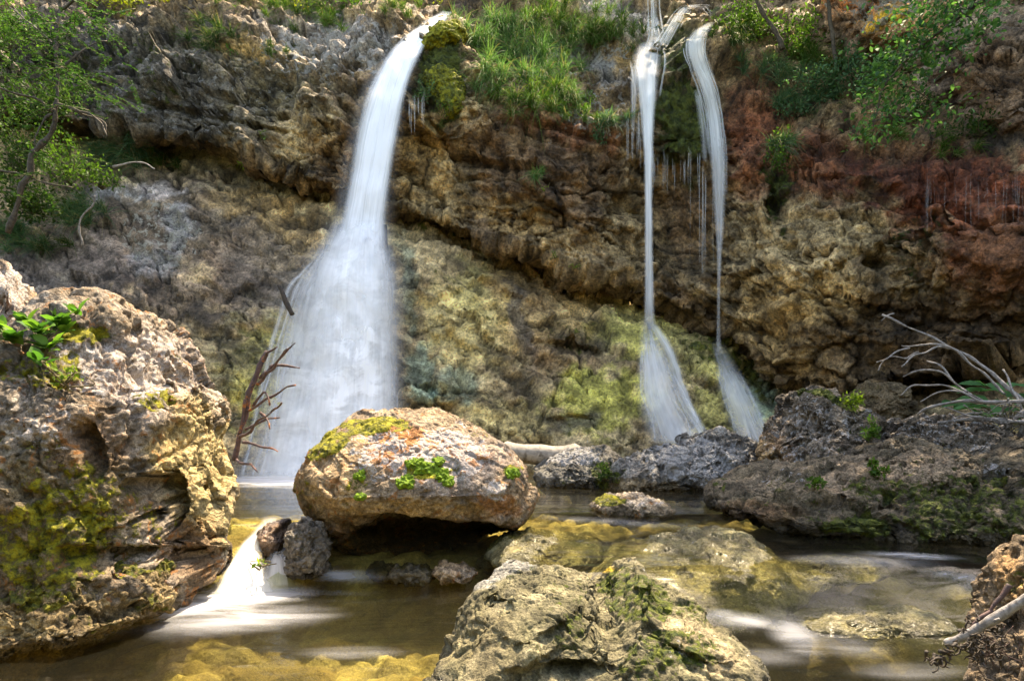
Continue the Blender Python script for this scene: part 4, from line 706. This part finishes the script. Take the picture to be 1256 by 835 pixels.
lst = []
for k in range(14):
    x, y = rng.uniform(430, 720), rng.uniform(500, 700); lst.append(stick(zb_([(x, y), (x + rng.uniform(-60, 60), y + 60), (x + rng.uniform(-60, 90), y + rng.uniform(90, 200))]), 2.3, 2.3, .5, .3, sides=5))
for l in ([(520, 500), (560, 400), (620, 330), (660, 270)], [(430, 520), (480, 470), (560, 420)]): lst.append(stick(zb_(l), 2.32, 2.32, 2.5, 3.5))
v, f = join(lst); tag(link('driftwood_twigs', mesh_np('driftwood_twigs', v, f), M_rust), 'reddish splinters and thin twigs hanging around the corner branch', kind='stuff')

# ------------------------------------------------------------------ leaves and grass
def leaf_mat(name, tr=0.45, rough=0.6, add=0.0):
    m, t = newmat(name); c = t.att('Col').outputs[0]
    p = t.n('BsdfPrincipled', Base_Color=c, Roughness=rough); p.inputs['Specular IOR Level'].default_value = 0.15
    c2 = t.n('VectorMath', {'operation': 'MULTIPLY'}, _0=c, _1=(1.25, 1.45, 0.75)).outputs[0]
    t.out(t.n('MixShader', _0=tr, _1=p.outputs[0], _2=t.n('BsdfTranslucent', Color=c2).outputs[0]).outputs[0]); return m
M_leaf = leaf_mat('leaf', .4); M_grass = leaf_mat('grass_blade', .35, .6)
LEAF = (np.array([[0, 0, 0], [.45, .27, .07], [1, 0, -.06], [.45, -.27, .07]]), np.array([[0, 1, 2], [0, 2, 3]]))
LEAF8 = (np.array([[0, 0, 0], [.18, .15, .05], [.45, .27, .08], [.75, .2, .05], [1, 0, -.1], [.75, -.2, .05], [.45, -.27, .08], [.18, -.15, .05], [.45, 0, 0], [.75, 0, -.02]]),
         np.array([[0, 1, 8], [1, 2, 8], [2, 3, 9], [2, 9, 8], [3, 4, 9], [4, 5, 9], [5, 6, 8], [5, 8, 9], [6, 7, 8], [7, 0, 8]]))
def place(tpl, org, u, size, col, rng, tilt=.6, upv=(0, 0, 1)):
    """copies of a leaf shape: origin, pointing direction, size, colour per leaf"""
    tv, tf = tpl; n = len(org); u = u / (np.linalg.norm(u, axis=1, keepdims=True) + 1e-9)
    up = np.array(upv, float) + rng.normal(0, tilt, (n, 3)); w = np.cross(up, u); w /= np.linalg.norm(w, axis=1, keepdims=True) + 1e-9; h = np.cross(u, w)
    s = np.asarray(size).reshape(-1, 1, 1)
    v = org[:, None] + s * (tv[None, :, 0:1] * u[:, None] + tv[None, :, 1:2] * w[:, None] + tv[None, :, 2:3] * h[:, None])
    f = (tf[None] + (np.arange(n) * len(tv))[:, None, None]).reshape(-1, 3)
    return v.reshape(-1, 3), f, np.repeat(col, len(tv), 0)
def greens(n, c1, c2, rng, br=.35):
    a = rng.random((n, 1)) ** 1.2; c = np.array(c1) * (1 - a) + np.array(c2) * a
    return np.clip(c * rng.uniform(1 - br, 1 + br, (n, 1)), .005, .8)
G_DARK = ((0.022, 0.05, 0.012), (0.06, 0.11, 0.025)); G_MID = ((0.04, 0.09, 0.018), (0.11, 0.20, 0.035)); G_LITE = ((0.09, 0.16, 0.02), (0.26, 0.34, 0.05)); G_TEAL = ((0.04, 0.10, 0.05), (0.11, 0.21, 0.10)); G_YEL = ((0.16, 0.2, 0.02), (0.42, 0.4, 0.05)); G_HAY = ((0.05, 0.12, 0.035), (0.15, 0.27, 0.09))
_seed = [100]
def nrng(): _seed[0] += 1; return np.random.default_rng(_seed[0])
def tuft(px, py, spread, n, L, label, pal=G_MID, droop=.7, d=None, w=.006, lean=(0, -.5, .6), group='grass tufts on the cliff', hang=.0):
    """a clump of grass rooted on the rock"""
    n = int(n * 3.6); spread *= 1.15; L *= 1.3; w = .0065; g = nrng(); k = max(3, n // 60); rx = g.normal(0, spread, k); ry = g.normal(0, spread * .45, k); ds = np.array([(d or surf(px + a, py + b)) for a, b in zip(rx, ry)])
    ds = np.clip(ds, np.median(ds) - .25, np.median(ds) + .25); roots = np.array([P(px + a, py + b, q - .02) for a, b, q in zip(rx, ry, ds)])
    idx = g.integers(0, k, n); b = roots[idx] + g.normal(0, .022, (n, 3))
    di = np.array(lean) + g.normal(0, .42, (n, 3)); di /= np.linalg.norm(di, axis=1, keepdims=True)
    ln = L * g.uniform(.45, 1.15, n); t = np.linspace(0, 1, 6)
    c = b[:, None] + di[:, None] * (ln[:, None] * t)[:, :, None]; c[:, :, 2] -= (droop * ln * g.uniform(.5, 1.4, n))[:, None] * t ** 2.0 + hang * ln[:, None] * t
    side = np.cross(di, [0, -1, .2]); side /= np.linalg.norm(side, axis=1, keepdims=True) + 1e-9
    wd = (w * g.uniform(.6, 1.2, n))[:, None] * (1 - t ** 1.6) + .0006
    v = np.stack([c - side[:, None] * wd[:, :, None] * .5, c + side[:, None] * wd[:, :, None] * .5], 2).reshape(-1, 3)
    a = np.arange(5) * 2; fb = np.stack([a, a + 1, a + 3, a + 2], 1); f = (fb[None] + (np.arange(n) * 12)[:, None, None]).reshape(-1, 4)
    col = np.repeat(greens(n, *pal, g), 12, 0); dead = np.repeat(g.random(n) < .1, 12); col[dead] = (0.3, 0.24, 0.12)
    o = link('grass_tuft', mesh_np('grass_tuft', v, f, {'Col': col}), M_grass, base=P(px, py, float(np.median(ds))))
    return tag(o, label, 'grass', group)
def bush(name, label, px, py, rx, ry, n, leaf, pal, d=None, cat='shrub', group=None, depth=.3, tpl=LEAF, twigs=10, root=None, tilt=.7, upv=(0, -.4, 1), hangd=0.0):
    """shrub or leafy plant: curved stems from a root with leaves along them"""
    g = nrng(); root = root or (px, py + ry * .9); dd = d if d is not None else surf(*root)
    r0 = P(root[0], root[1], dd); sx, sz = rx / F * dd, ry / F * dd; c0 = P(px, py, dd - depth * .5)
    stems, org, dirs = [], [], []
    for k in range(twigs):
        q = g.normal(0, 1, 3); q /= np.linalg.norm(q); q *= g.uniform(.5, 1.0)
        tip = c0 + q * np.array([sx, depth, sz]); mid = (r0 + tip) / 2 + g.normal(0, .05, 3) + np.array([0, 0, .12 * sz])
        stems.append(tube([r0 + g.normal(0, .01, 3), mid, tip], .0045 * (1 + sz), .0015, sides=4, sm=5))
        m = n // twigs; t = g.uniform(.25, 1.0, m)[:, None] ** .7
        b = (1 - t) ** 2 * r0 + 2 * t * (1 - t) * mid + t ** 2 * tip
        sp = .16 * max(sx, sz); o = b + g.normal(0, 1, (m, 3)) * np.array([sp, sp, sp * .8])
        org.append(o); dirs.append((tip - r0)[None] * .5 / (np.linalg.norm(tip - r0) + 1e-6) + g.normal(0, .7, (m, 3)) + np.array([0, -.3, -hangd]))
    org = np.concatenate(org); dirs = np.concatenate(dirs); m = len(org)
    v, f, c = place(tpl, org, dirs, leaf * g.uniform(.6, 1.2, m), greens(m, *pal, g), g, tilt, upv)
    e = empty(name, r0); link('foliage', mesh_np('foliage', v, f, {'Col': c}), M_leaf, e, base=r0)
    sv, sf = join(stems); link('stem', mesh_np('stem', sv, sf), M_stem, e, base=r0)
    return tag(e, label, cat, group)
GT = 'grass tufts on the cliff'
for a in [(602, 45, 22, 420, .42, 'long pale green grass hanging just right of the main fall lip', G_HAY), (640, 62, 24, 480, .42, 'big drooping pale grass clump left of the grey slab', G_HAY), (628, 95, 18, 260, .38, 'drooping grass hanging below the big pale clump', G_HAY),
          (672, 88, 16, 260, .34, 'grass clump touching the left end of the grey slab', G_HAY), (655, 125, 20, 320, .34, 'lowest spread of fine green grass left of the lone bright tuft', G_MID), (692, 120, 10, 180, .30, 'lone bright upright tuft under the grey slab', G_HAY), (712, 138, 10, 120, .2, 'small grass tuft hanging by splintered grey rock', G_MID),
          (700, 36, 26, 420, .34, 'wide green grass clump above the grey slab', G_MID), (728, 42, 20, 340, .34, 'dense dark green grass at the right end of the upper clump', G_MID), (668, 10, 18, 200, .3, 'grass at the top edge above the big clumps', G_MID), (748, 150, 8, 110, .26, 'bluish green hanging tuft left of the twin falls', G_TEAL), (660, 214, 4, 60, .16, 'tiny grass tuft alone on the bare brown wall', G_HAY),
          (945, 88, 14, 220, .3, 'round bright tuft right of the twin falls', G_TEAL), (966, 128, 12, 160, .26, 'drooping tuft below the round bright tuft', G_TEAL), (1004, 122, 14, 160, .24, 'low grass tuft on the ledge by the pale rock groove', G_TEAL), (1005, 78, 20, 260, .3, 'grass clump beneath the crag recess', G_MID), (955, 178, 6, 120, .3, 'long grass streaming down the dark crack', G_TEAL),
          (905, 48, 14, 140, .2, 'dark grass behind the right strand lip', G_DARK), (400, 28, 24, 200, .24, 'grass tuft on the grey ledge left of the main fall lip', G_MID), (360, 18, 24, 200, .24, 'green grass on the cliff top above the grey ledge', G_MID), (310, 8, 24, 220, .24, 'grass on the cliff top under the sunny shrubs', G_MID), (265, 46, 16, 180, .3, 'dark drooping tuft hanging from the left cliff top', G_DARK), (490, 10, 16, 130, .18, 'small grass at the cliff top just left of the main fall', G_MID),
          (1180, 178, 20, 120, .18, 'sparse grass on the red ledge at the right', G_MID), (1110, 176, 16, 110, .16, 'thin grass below the hanging maple branch', G_MID), (330, 62, 8, 60, .16, 'tiny tuft on the brown wall left of the grey ledge', G_DARK)]:
    tuft(*a)
for a in [(150, 190, 18, 380, .4, 'soft green grass mound below the sapling on the left slope', G_TEAL), (175, 190, 12, 120, .24, 'small grass mound right of the soft green mound', G_MID), (95, 262, 16, 300, .36, 'grass clump on the left slope among loose stones', G_TEAL), (22, 290, 20, 260, .34, 'grass at the left edge just above the boulders', G_TEAL), (60, 300, 12, 90, .2, 'thin grass between stones above the left boulder', G_DARK), (215, 200, 8, 60, .18, 'faint tuft under the dark ledge crack on the left', G_DARK)]:
    tuft(*a, group='grass tufts on the left slope')
# shrubs: top edge, left, right
for a in [('shrub', 'sunlit yellow shrub on the cliff top near the left', 150, -8, 60, 26, 900, .07, G_YEL), ('shrub', 'sunny yellow-green shrub crowning the cliff left of centre top', 235, -6, 50, 24, 800, .07, G_YEL), ('shrub', 'bright shrub at the top edge above the drooping dark tuft', 290, 0, 40, 22, 600, .06, G_LITE), ('shrub', 'low yellow shrub on the top edge left of the main fall', 350, -12, 60, 20, 600, .06, G_YEL), ('shrub', 'green shrub at the top edge above the grey ledge', 420, -6, 50, 16, 600, .06, G_MID), ('shrub', 'sunlit yellow shrub right behind the main fall lip', 560, 2, 34, 12, 500, .05, G_YEL), ('shrub', 'small sunny shrub just left of the main fall lip', 505, 2, 26, 10, 300, .05, G_LITE)]:
    bush(*a, d=12.2, depth=.6, twigs=16, group='shrubs along the cliff top')
for a in [('shrub', 'leafy green shrub at the left edge below the sapling crown', 20, 170, 50, 50, 1500, .06, G_DARK, 9.6), ('shrub', 'bright green shrub right of the curved sapling trunk', 85, 195, 44, 34, 1000, .055, G_MID, 9.4), ('shrub', 'dark green undergrowth at the foot of the sapling', 40, 235, 56, 30, 1100, .07, G_DARK, 9.3), ('shrub', 'small leafy plant between sapling and grass mound', 125, 215, 24, 18, 300, .06, G_MID, 9.6), ('shrub', 'dense dark shrub filling the far left edge', -20, 110, 60, 60, 1200, .08, G_DARK, 10.0), ('shrub', 'dark shrub directly behind the sapling trunk', 60, 110, 50, 40, 1400, .06, G_DARK, 10.0), ('shrub', 'shrub filling the top left corner of the view', 10, 20, 60, 50, 1500, .06, G_MID, 10.4)]:
    bush(*a, depth=.5, twigs=20, group='undergrowth at the left edge')
for a in [('shrub', 'green leafy shrub at the top right of the twin falls', 930, 18, 60, 32, 1600, .06, G_MID), ('shrub', 'shaded shrub beneath the orange crag', 990, 42, 50, 30, 1600, .06, G_MID), ('shrub', 'shrub growing in the recess below the crag', 1045, 86, 50, 30, 1500, .06, G_TEAL), ('shrub', 'leafy plants on the ledge left of the pale groove', 1000, 100, 40, 16, 500, .05, G_TEAL), ('shrub', 'small plant cluster under the round bright tuft', 975, 130, 30, 14, 350, .05, G_TEAL), ('shrub', 'leafy strip hanging down the dark crack in the right wall', 958, 178, 14, 34, 500, .045, G_MID), ('shrub', 'low plants in shade under the right crag', 1200, 150, 60, 18, 600, .05, G_DARK), ('shrub', 'small shrub on the ledge behind the hanging maple branch', 1110, 130, 40, 24, 500, .05, G_DARK)]:
    bush(*a, depth=.25, twigs=14, group='shrubs on the right cliff')
for a in [(302, 197, 10, 8, 70, .06, G_LITE, 'bright little fern in the long dark crack left of the main fall'), (285, 60, 8, 6, 40, .05, G_MID, 'small leafy sprig on the dark left wall'), (322, 165, 6, 5, 30, .04, G_MID, 'tiny sprig on the tan block above the crack'), (668, 232, 5, 4, 14, .05, G_LITE, 'two bright leaves on the bare brown wall'), (722, 118, 16, 12, 160, .04, G_MID, 'small leafy plant beside splintered grey rock'), (735, 160, 10, 18, 160, .05, G_TEAL, 'bluish leafy plant hanging left of the twin falls'), (650, 100, 18, 14, 240, .04, G_LITE, 'broad leaved plant inside the pale grass'), (520, 110, 16, 20, 260, .035, G_TEAL, 'blue-green plant beside the main fall moss'), (545, 120, 10, 22, 160, .03, G_MID, 'small hanging plant on the moss cushion')] + [(680 + 12 * i, 313 + 5 * i, 5, 3.5, 36, .04, G_LITE, ['bright sprig in the overhang crack, first from the left', 'bright sprig in the overhang crack, middle of the row', 'bright sprig in the overhang crack, last of the row before the strand'][i // 2] if i % 2 == 0 else 'very small sprig wedged between the bright crack sprigs') for i in range(0, 5, 2)]:
    bush('small_plant', a[7], a[0], a[1], a[2], a[3], a[4], a[5], a[6], depth=.1, twigs=6, cat='plant', group='small plants in the cliff')
for x, y, rx, ry, n, lab, pal in [(1072, 572, 9, 10, 120, 'small green fern on the right bank below the pointed boulder', G_MID), (1068, 526, 9, 14, 120, 'green sprig in the gap between the two dark boulders', G_MID), (1040, 490, 24, 7, 160, 'leafy green strip on the crest of the pointed dark boulder', G_LITE), (745, 578, 16, 10, 140, 'green weed on the dark streaked rock', G_DARK), (1000, 592, 10, 5, 60, 'tiny weeds on the left part of the right bank', G_MID), (320, 690, 5, 6, 10, 'little bright green sprig caught in the small cascade', G_LITE)]:
    bush('small_plant', lab, x, y, rx, ry, n, .045 if n > 20 else .05, pal, depth=.06, twigs=5, cat='plant', group='small plants on the rocks', d=None if x > 400 else 4.2)
# big leaves in the right hollow
g = nrng(); org, dirs = [], []
for k in range(60):
    x, y = g.uniform(1165, 1290), g.uniform(468, 520); org.append(P(x, y, g.uniform(6.5, 7.4))); dirs.append([g.normal(0, 1), -1, .1 + g.normal(0, .2)])
v, f, c = place(LEAF8, np.array(org), np.array(dirs), g.uniform(.16, .3, 60), greens(60, (0.05, 0.14, 0.05), (0.10, 0.24, 0.09), g), g, .2, (0, -.5, 1))
v2, f2 = join([tube([P(1240, 530, 7.2), (o + np.array(P(1240, 530, 7.2))) / 2 + [0, 0, .1], o], .006, .004, sides=4, sm=3) for o in org[::3]])
e = empty('butterbur_plant', P(1240, 530, 7.2)); link('foliage', mesh_np('foliage', v, f, {'Col': c}), M_leaf, e, base=P(1240, 530, 7.2)); link('stem', mesh_np('stem', v2, f2), M_stem, e, base=P(1240, 530, 7.2))
tag(e, 'broad flat green leaves behind the driftwood in the dark hollow', 'plant')
# rosette on the left boulder
g = nrng(); org, dirs, sz = [], [], []
for (x, y, m) in [(48, 408, 13), (22, 418, 12), (80, 405, 12), (97, 385, 6), (60, 428, 11), (5, 405, 10), (36, 396, 9), (70, 394, 8), (52, 445, 6)]:
    d = surf(x, y) - .03
    for k in range(m):
        a = g.uniform(0, 6.28); org.append(P(x + g.normal(0, 3), y + g.normal(0, 3), d)); dirs.append([math.cos(a), -.45 + .5 * math.sin(a), .35 + g.uniform(-.3, .7)]); sz.append(g.uniform(.06, .13))
nl = len(org); v, f, c = place(LEAF8, np.array(org), np.array(dirs), sz, greens(nl, (0.035, 0.11, 0.025), (0.17, 0.30, 0.05), g, .5), g, .3, (0, -.3, 1))
r0 = P(50, 425, surf(50, 425)); e = empty('leafy_plant', r0); link('foliage', mesh_np('foliage', v, f, {'Col': c}), M_leaf, e, base=r0)
v2, f2 = join([tube([r0, (r0 + o) / 2 + [0, 0, .01], o], .004, .003, sides=5, sm=3) for o in org[::4]]); link('stem', mesh_np('stem', v2, f2), M_stem, e, base=r0)
tag(e, 'bright broad-leaved plant rooted on top of the massive left boulder', 'plant')
bush('small_plant', 'clover-like small leaves on the left boulder under the leafy plant', 80, 458, 18, 16, 60, .035, G_LITE, depth=.05, twigs=6, cat='plant')

# sapling at the left
def tree(label, trunk, d, r0, r1, limbs, sprays, leaf, pal, name='tree', twl=.5, nl=34):
    g = nrng(); tv, tf = join([tube([P(x, y, d) for x, y in trunk], r0, r1, sides=10, wob=.04)]); base = P(*trunk[0], d)
    e = empty(name, base); link('trunk', mesh_np('trunk', tv, tf), M_bark, e, base=base)
    for pts, dd in limbs:
        v, f = join([tube([P(x, y, d + dd * i / (len(pts) - 1)) for i, (x, y) in enumerate(pts)], r1 * 1.1, .006, sides=6, wob=.04)]); link('branch', mesh_np('branch', v, f), M_bark, e, base=base)
    org, dirs, tw = [], [], []
    for (x, y, sx, sy, m) in sprays:
        for k in range(m):
            s = P(x + g.normal(0, sx), y + g.normal(0, sy), d + g.normal(0, .45)); a = g.uniform(0, 6.28); L = twl * g.uniform(.5, 1.2)
            q = np.array([math.cos(a), math.sin(a), g.normal(-.1, .25)]); t = np.linspace(.1, 1, nl)[:, None]
            c = s + q * L * t + np.array([0, 0, -.25 * L]) * t ** 2; sd = np.cross(q, [0, 0, 1]); sg = np.where(np.arange(nl) % 2, 1, -1)[:, None]
            org.append(c); dirs.append(sg * sd + q * .6 + g.normal(0, .25, (nl, 3))); tw.append(tube([s, c[nl // 2], c[-1]], .004, .0015, sides=4, sm=3))
    org = np.concatenate(org); dirs = np.concatenate(dirs); m = len(org)
    v, f, c = place(LEAF, org, dirs, leaf * g.uniform(.6, 1.2, m), greens(m, *pal, g), g, .35)
    link('crown', mesh_np('crown', v, f, {'Col': c}), M_leaf, e, base=base)
    v, f = join(tw); link('twigs', mesh_np('twigs', v, f), M_stem, e, base=base)['kind'] = 'stuff'
    return tag(e, label, 'tree')
tree('slender sapling with curved trunk leaning over the left slope', [(8, 285), (26, 235), (44, 190), (62, 162), (69, 140), (69, 95), (71, 40), (73, -20), (76, -90)], 8.7, .036, .018,
     [([(66, 140), (40, 120), (5, 112), (-40, 90)], -.3), ([(70, 128), (95, 135), (118, 146), (132, 168)], -.4), ([(69, 90), (100, 60), (130, 50)], .3), ([(70, 60), (40, 30), (10, 10)], .2), ([(66, 142), (52, 150), (44, 180)], -.2), ([(72, 10), (110, -10), (150, -40)], -.3)],
     [(80, 60, 26, 34, 46), (105, 95, 20, 14, 20), (30, 70, 30, 30, 40), (20, 20, 26, 20, 30), (95, 20, 26, 20, 26), (60, 130, 26, 16, 14), (40, 200, 26, 24, 16)], .045, ((0.010, 0.034, 0.012), (0.05, 0.11, 0.03)), twl=.4)
def leafbranch(label, main, d0, d1, sprays, leaf, pal):
    g = nrng(); n = len(main); pts = [P(x, y, d0 + (d1 - d0) * i / (n - 1)) for i, (x, y) in enumerate(main)]
    e = empty('maple_branch', pts[0]); v, f = join([tube(pts, .02, .006, sides=7, wob=.03)]); link('limb', mesh_np('limb', v, f), M_bark, e, base=pts[0])
    org, dirs = [], []; tw = []
    for (x, y, sx, sy, dd, m) in sprays:
        m = int(m * 3.2); c = P(x, y, dd)
        near = min(pts, key=lambda q: np.linalg.norm(q - c)); tw.append(tube([near, (near + c) / 2 + [0, 0, .04], c], .007, .003, sides=5, sm=4))
        o = c + g.normal(0, 1, (m, 3)) * np.array([sx / F * dd, .18, sy / F * dd]); org.append(o); dirs.append(g.normal(0, .7, (m, 3)) + np.array([-.6, -.4, -.35]))
    org = np.concatenate(org); dirs = np.concatenate(dirs); m = len(org)
    v, f, c = place(LEAF8, org, dirs, leaf * g.uniform(.6, 1.25, m), greens(m, *pal, g), g, .35)
    link('foliage', mesh_np('foliage', v, f, {'Col': c}), M_leaf, e, base=pts[0]); v, f = join(tw); link('twigs', mesh_np('twigs', v, f), M_bark, e, base=pts[0])['kind'] = 'stuff'
    return tag(e, label, 'branch')
leafbranch('leafy maple branch hanging down from the top right corner', [(1330, -60), (1240, -20), (1180, 20), (1130, 60), (1090, 100), (1070, 150)], 5.4, 6.0,
           [(1140, 22, 16, 12, 5.9, 50), (1150, 10, 24, 16, 5.7, 60), (1180, 22, 22, 14, 5.6, 50), (1200, 36, 16, 10, 5.5, 30), (1125, 52, 16, 12, 5.9, 50), (1140, 50, 20, 12, 5.8, 44), (1095, 75, 18, 12, 6, 60), (1130, 80, 20, 12, 5.9, 34), (1165, 62, 20, 9, 5.7, 26), (1080, 105, 16, 12, 6, 50), (1110, 112, 22, 10, 6, 36), (1075, 140, 14, 10, 6, 36), (1072, 162, 10, 7, 6, 20), (1120, 145, 26, 8, 5.9, 26), (1150, 130, 20, 8, 5.9, 20), (1085, 85, 20, 14, 6, 40), (1170, -8, 44, 14, 5.7, 90), (1210, 0, 24, 14, 5.5, 50)], .055, ((0.025, 0.09, 0.03), (0.12, 0.24, 0.08)))
for k, (pts, lab) in enumerate([([(905, -40), (930, 5), (950, 38), (958, 60)], 'thin bare trunk leaning beside the twin falls'), ([(1012, -40), (1016, 10), (1022, 50), (1026, 90)], 'thin upright trunk in front of the orange crag'), ([(240, -40), (236, 0), (238, 14)], 'dark tree foot among the sunny cliff top shrubs')]):
    d = surf(*pts[-1]) - .1 if k < 2 else 11.6
    woody('sapling_trunk', lab, 'tree trunk', [stick(pts[::-1], d, d, [3, 2.2, 9][k], [2, 1.8, 7][k], wob=.03)], M_bark)
for k, (l, d, lab) in enumerate([([(86, 132), (112, 146), (128, 150), (131, 166)], 8.6, 'thin bare twig reaching right from the sapling'), ([(-20, 205), (20, 212), (60, 225), (90, 232)], 8.8, 'dead branch lying across the sapling foot'), ([(100, 300), (98, 270), (112, 255), (114, 240)], 8.8, 'forked bare twig standing in the grass on the left slope'), ([(140, 205), (170, 200), (190, 206)], 9.3, 'pale twig lying below the grass mound')]):
    woody('bare_twig', lab, 'twig', [stick(l, d, d - .1, 1.3, .8, sides=6, wob=.04)], M_drift if k in (2, 3) else M_bark)
# unseen tree added above the frame, crown placed to shade the right bank
g = nrng(); bs_ = np.array([7.4, 8.6, 4.2]); e = empty('added_shade_tree', bs_)
v, f = join([tube([bs_, [7.0, 8.3, 6.0], [6.0, 7.8, 7.2], [4.4, 7.4, 8.0]], .16, .08, sides=10, wob=.08)]); link('trunk', mesh_np('trunk', v, f), M_bark, e, base=bs_)
org, dirs = [], []
for k in range(26):
    tip = np.array([g.uniform(1.9, 6.6), g.uniform(6.0, 10.2), g.uniform(7.3, 8.7)])
    if tip[0] < 2.6 and tip[1] > 7.4: tip[0] += 1.5
    st = np.array([g.uniform(4.0, 6.4), 7.7, 7.5]); mid = (st + tip) / 2 + [0, 0, .25]
    v, f = join([tube([st, mid, tip], .03, .008, sides=6, sm=5)]); link('branch', mesh_np('branch', v, f), M_bark, e, base=bs_)
    o = tip + g.normal(0, 1, (230, 3)) * [.55, .5, .22]; o[:, 2] = np.maximum(o[:, 2], 1.35 + .6 * o[:, 1]); org.append(o); dirs.append(g.normal(0, 1, (230, 3)) * [1, 1, .3])
org = np.concatenate(org); m = len(org); v, f, c = place(LEAF8, org, np.concatenate(dirs), g.uniform(.09, .17, m), greens(m, *G_MID, g), g, .3)
link('crown', mesh_np('crown', v, f, {'Col': c}), M_leaf, e, base=bs_)
tag(e, 'unseen leafy tree added above the view to shade the right bank', 'tree')
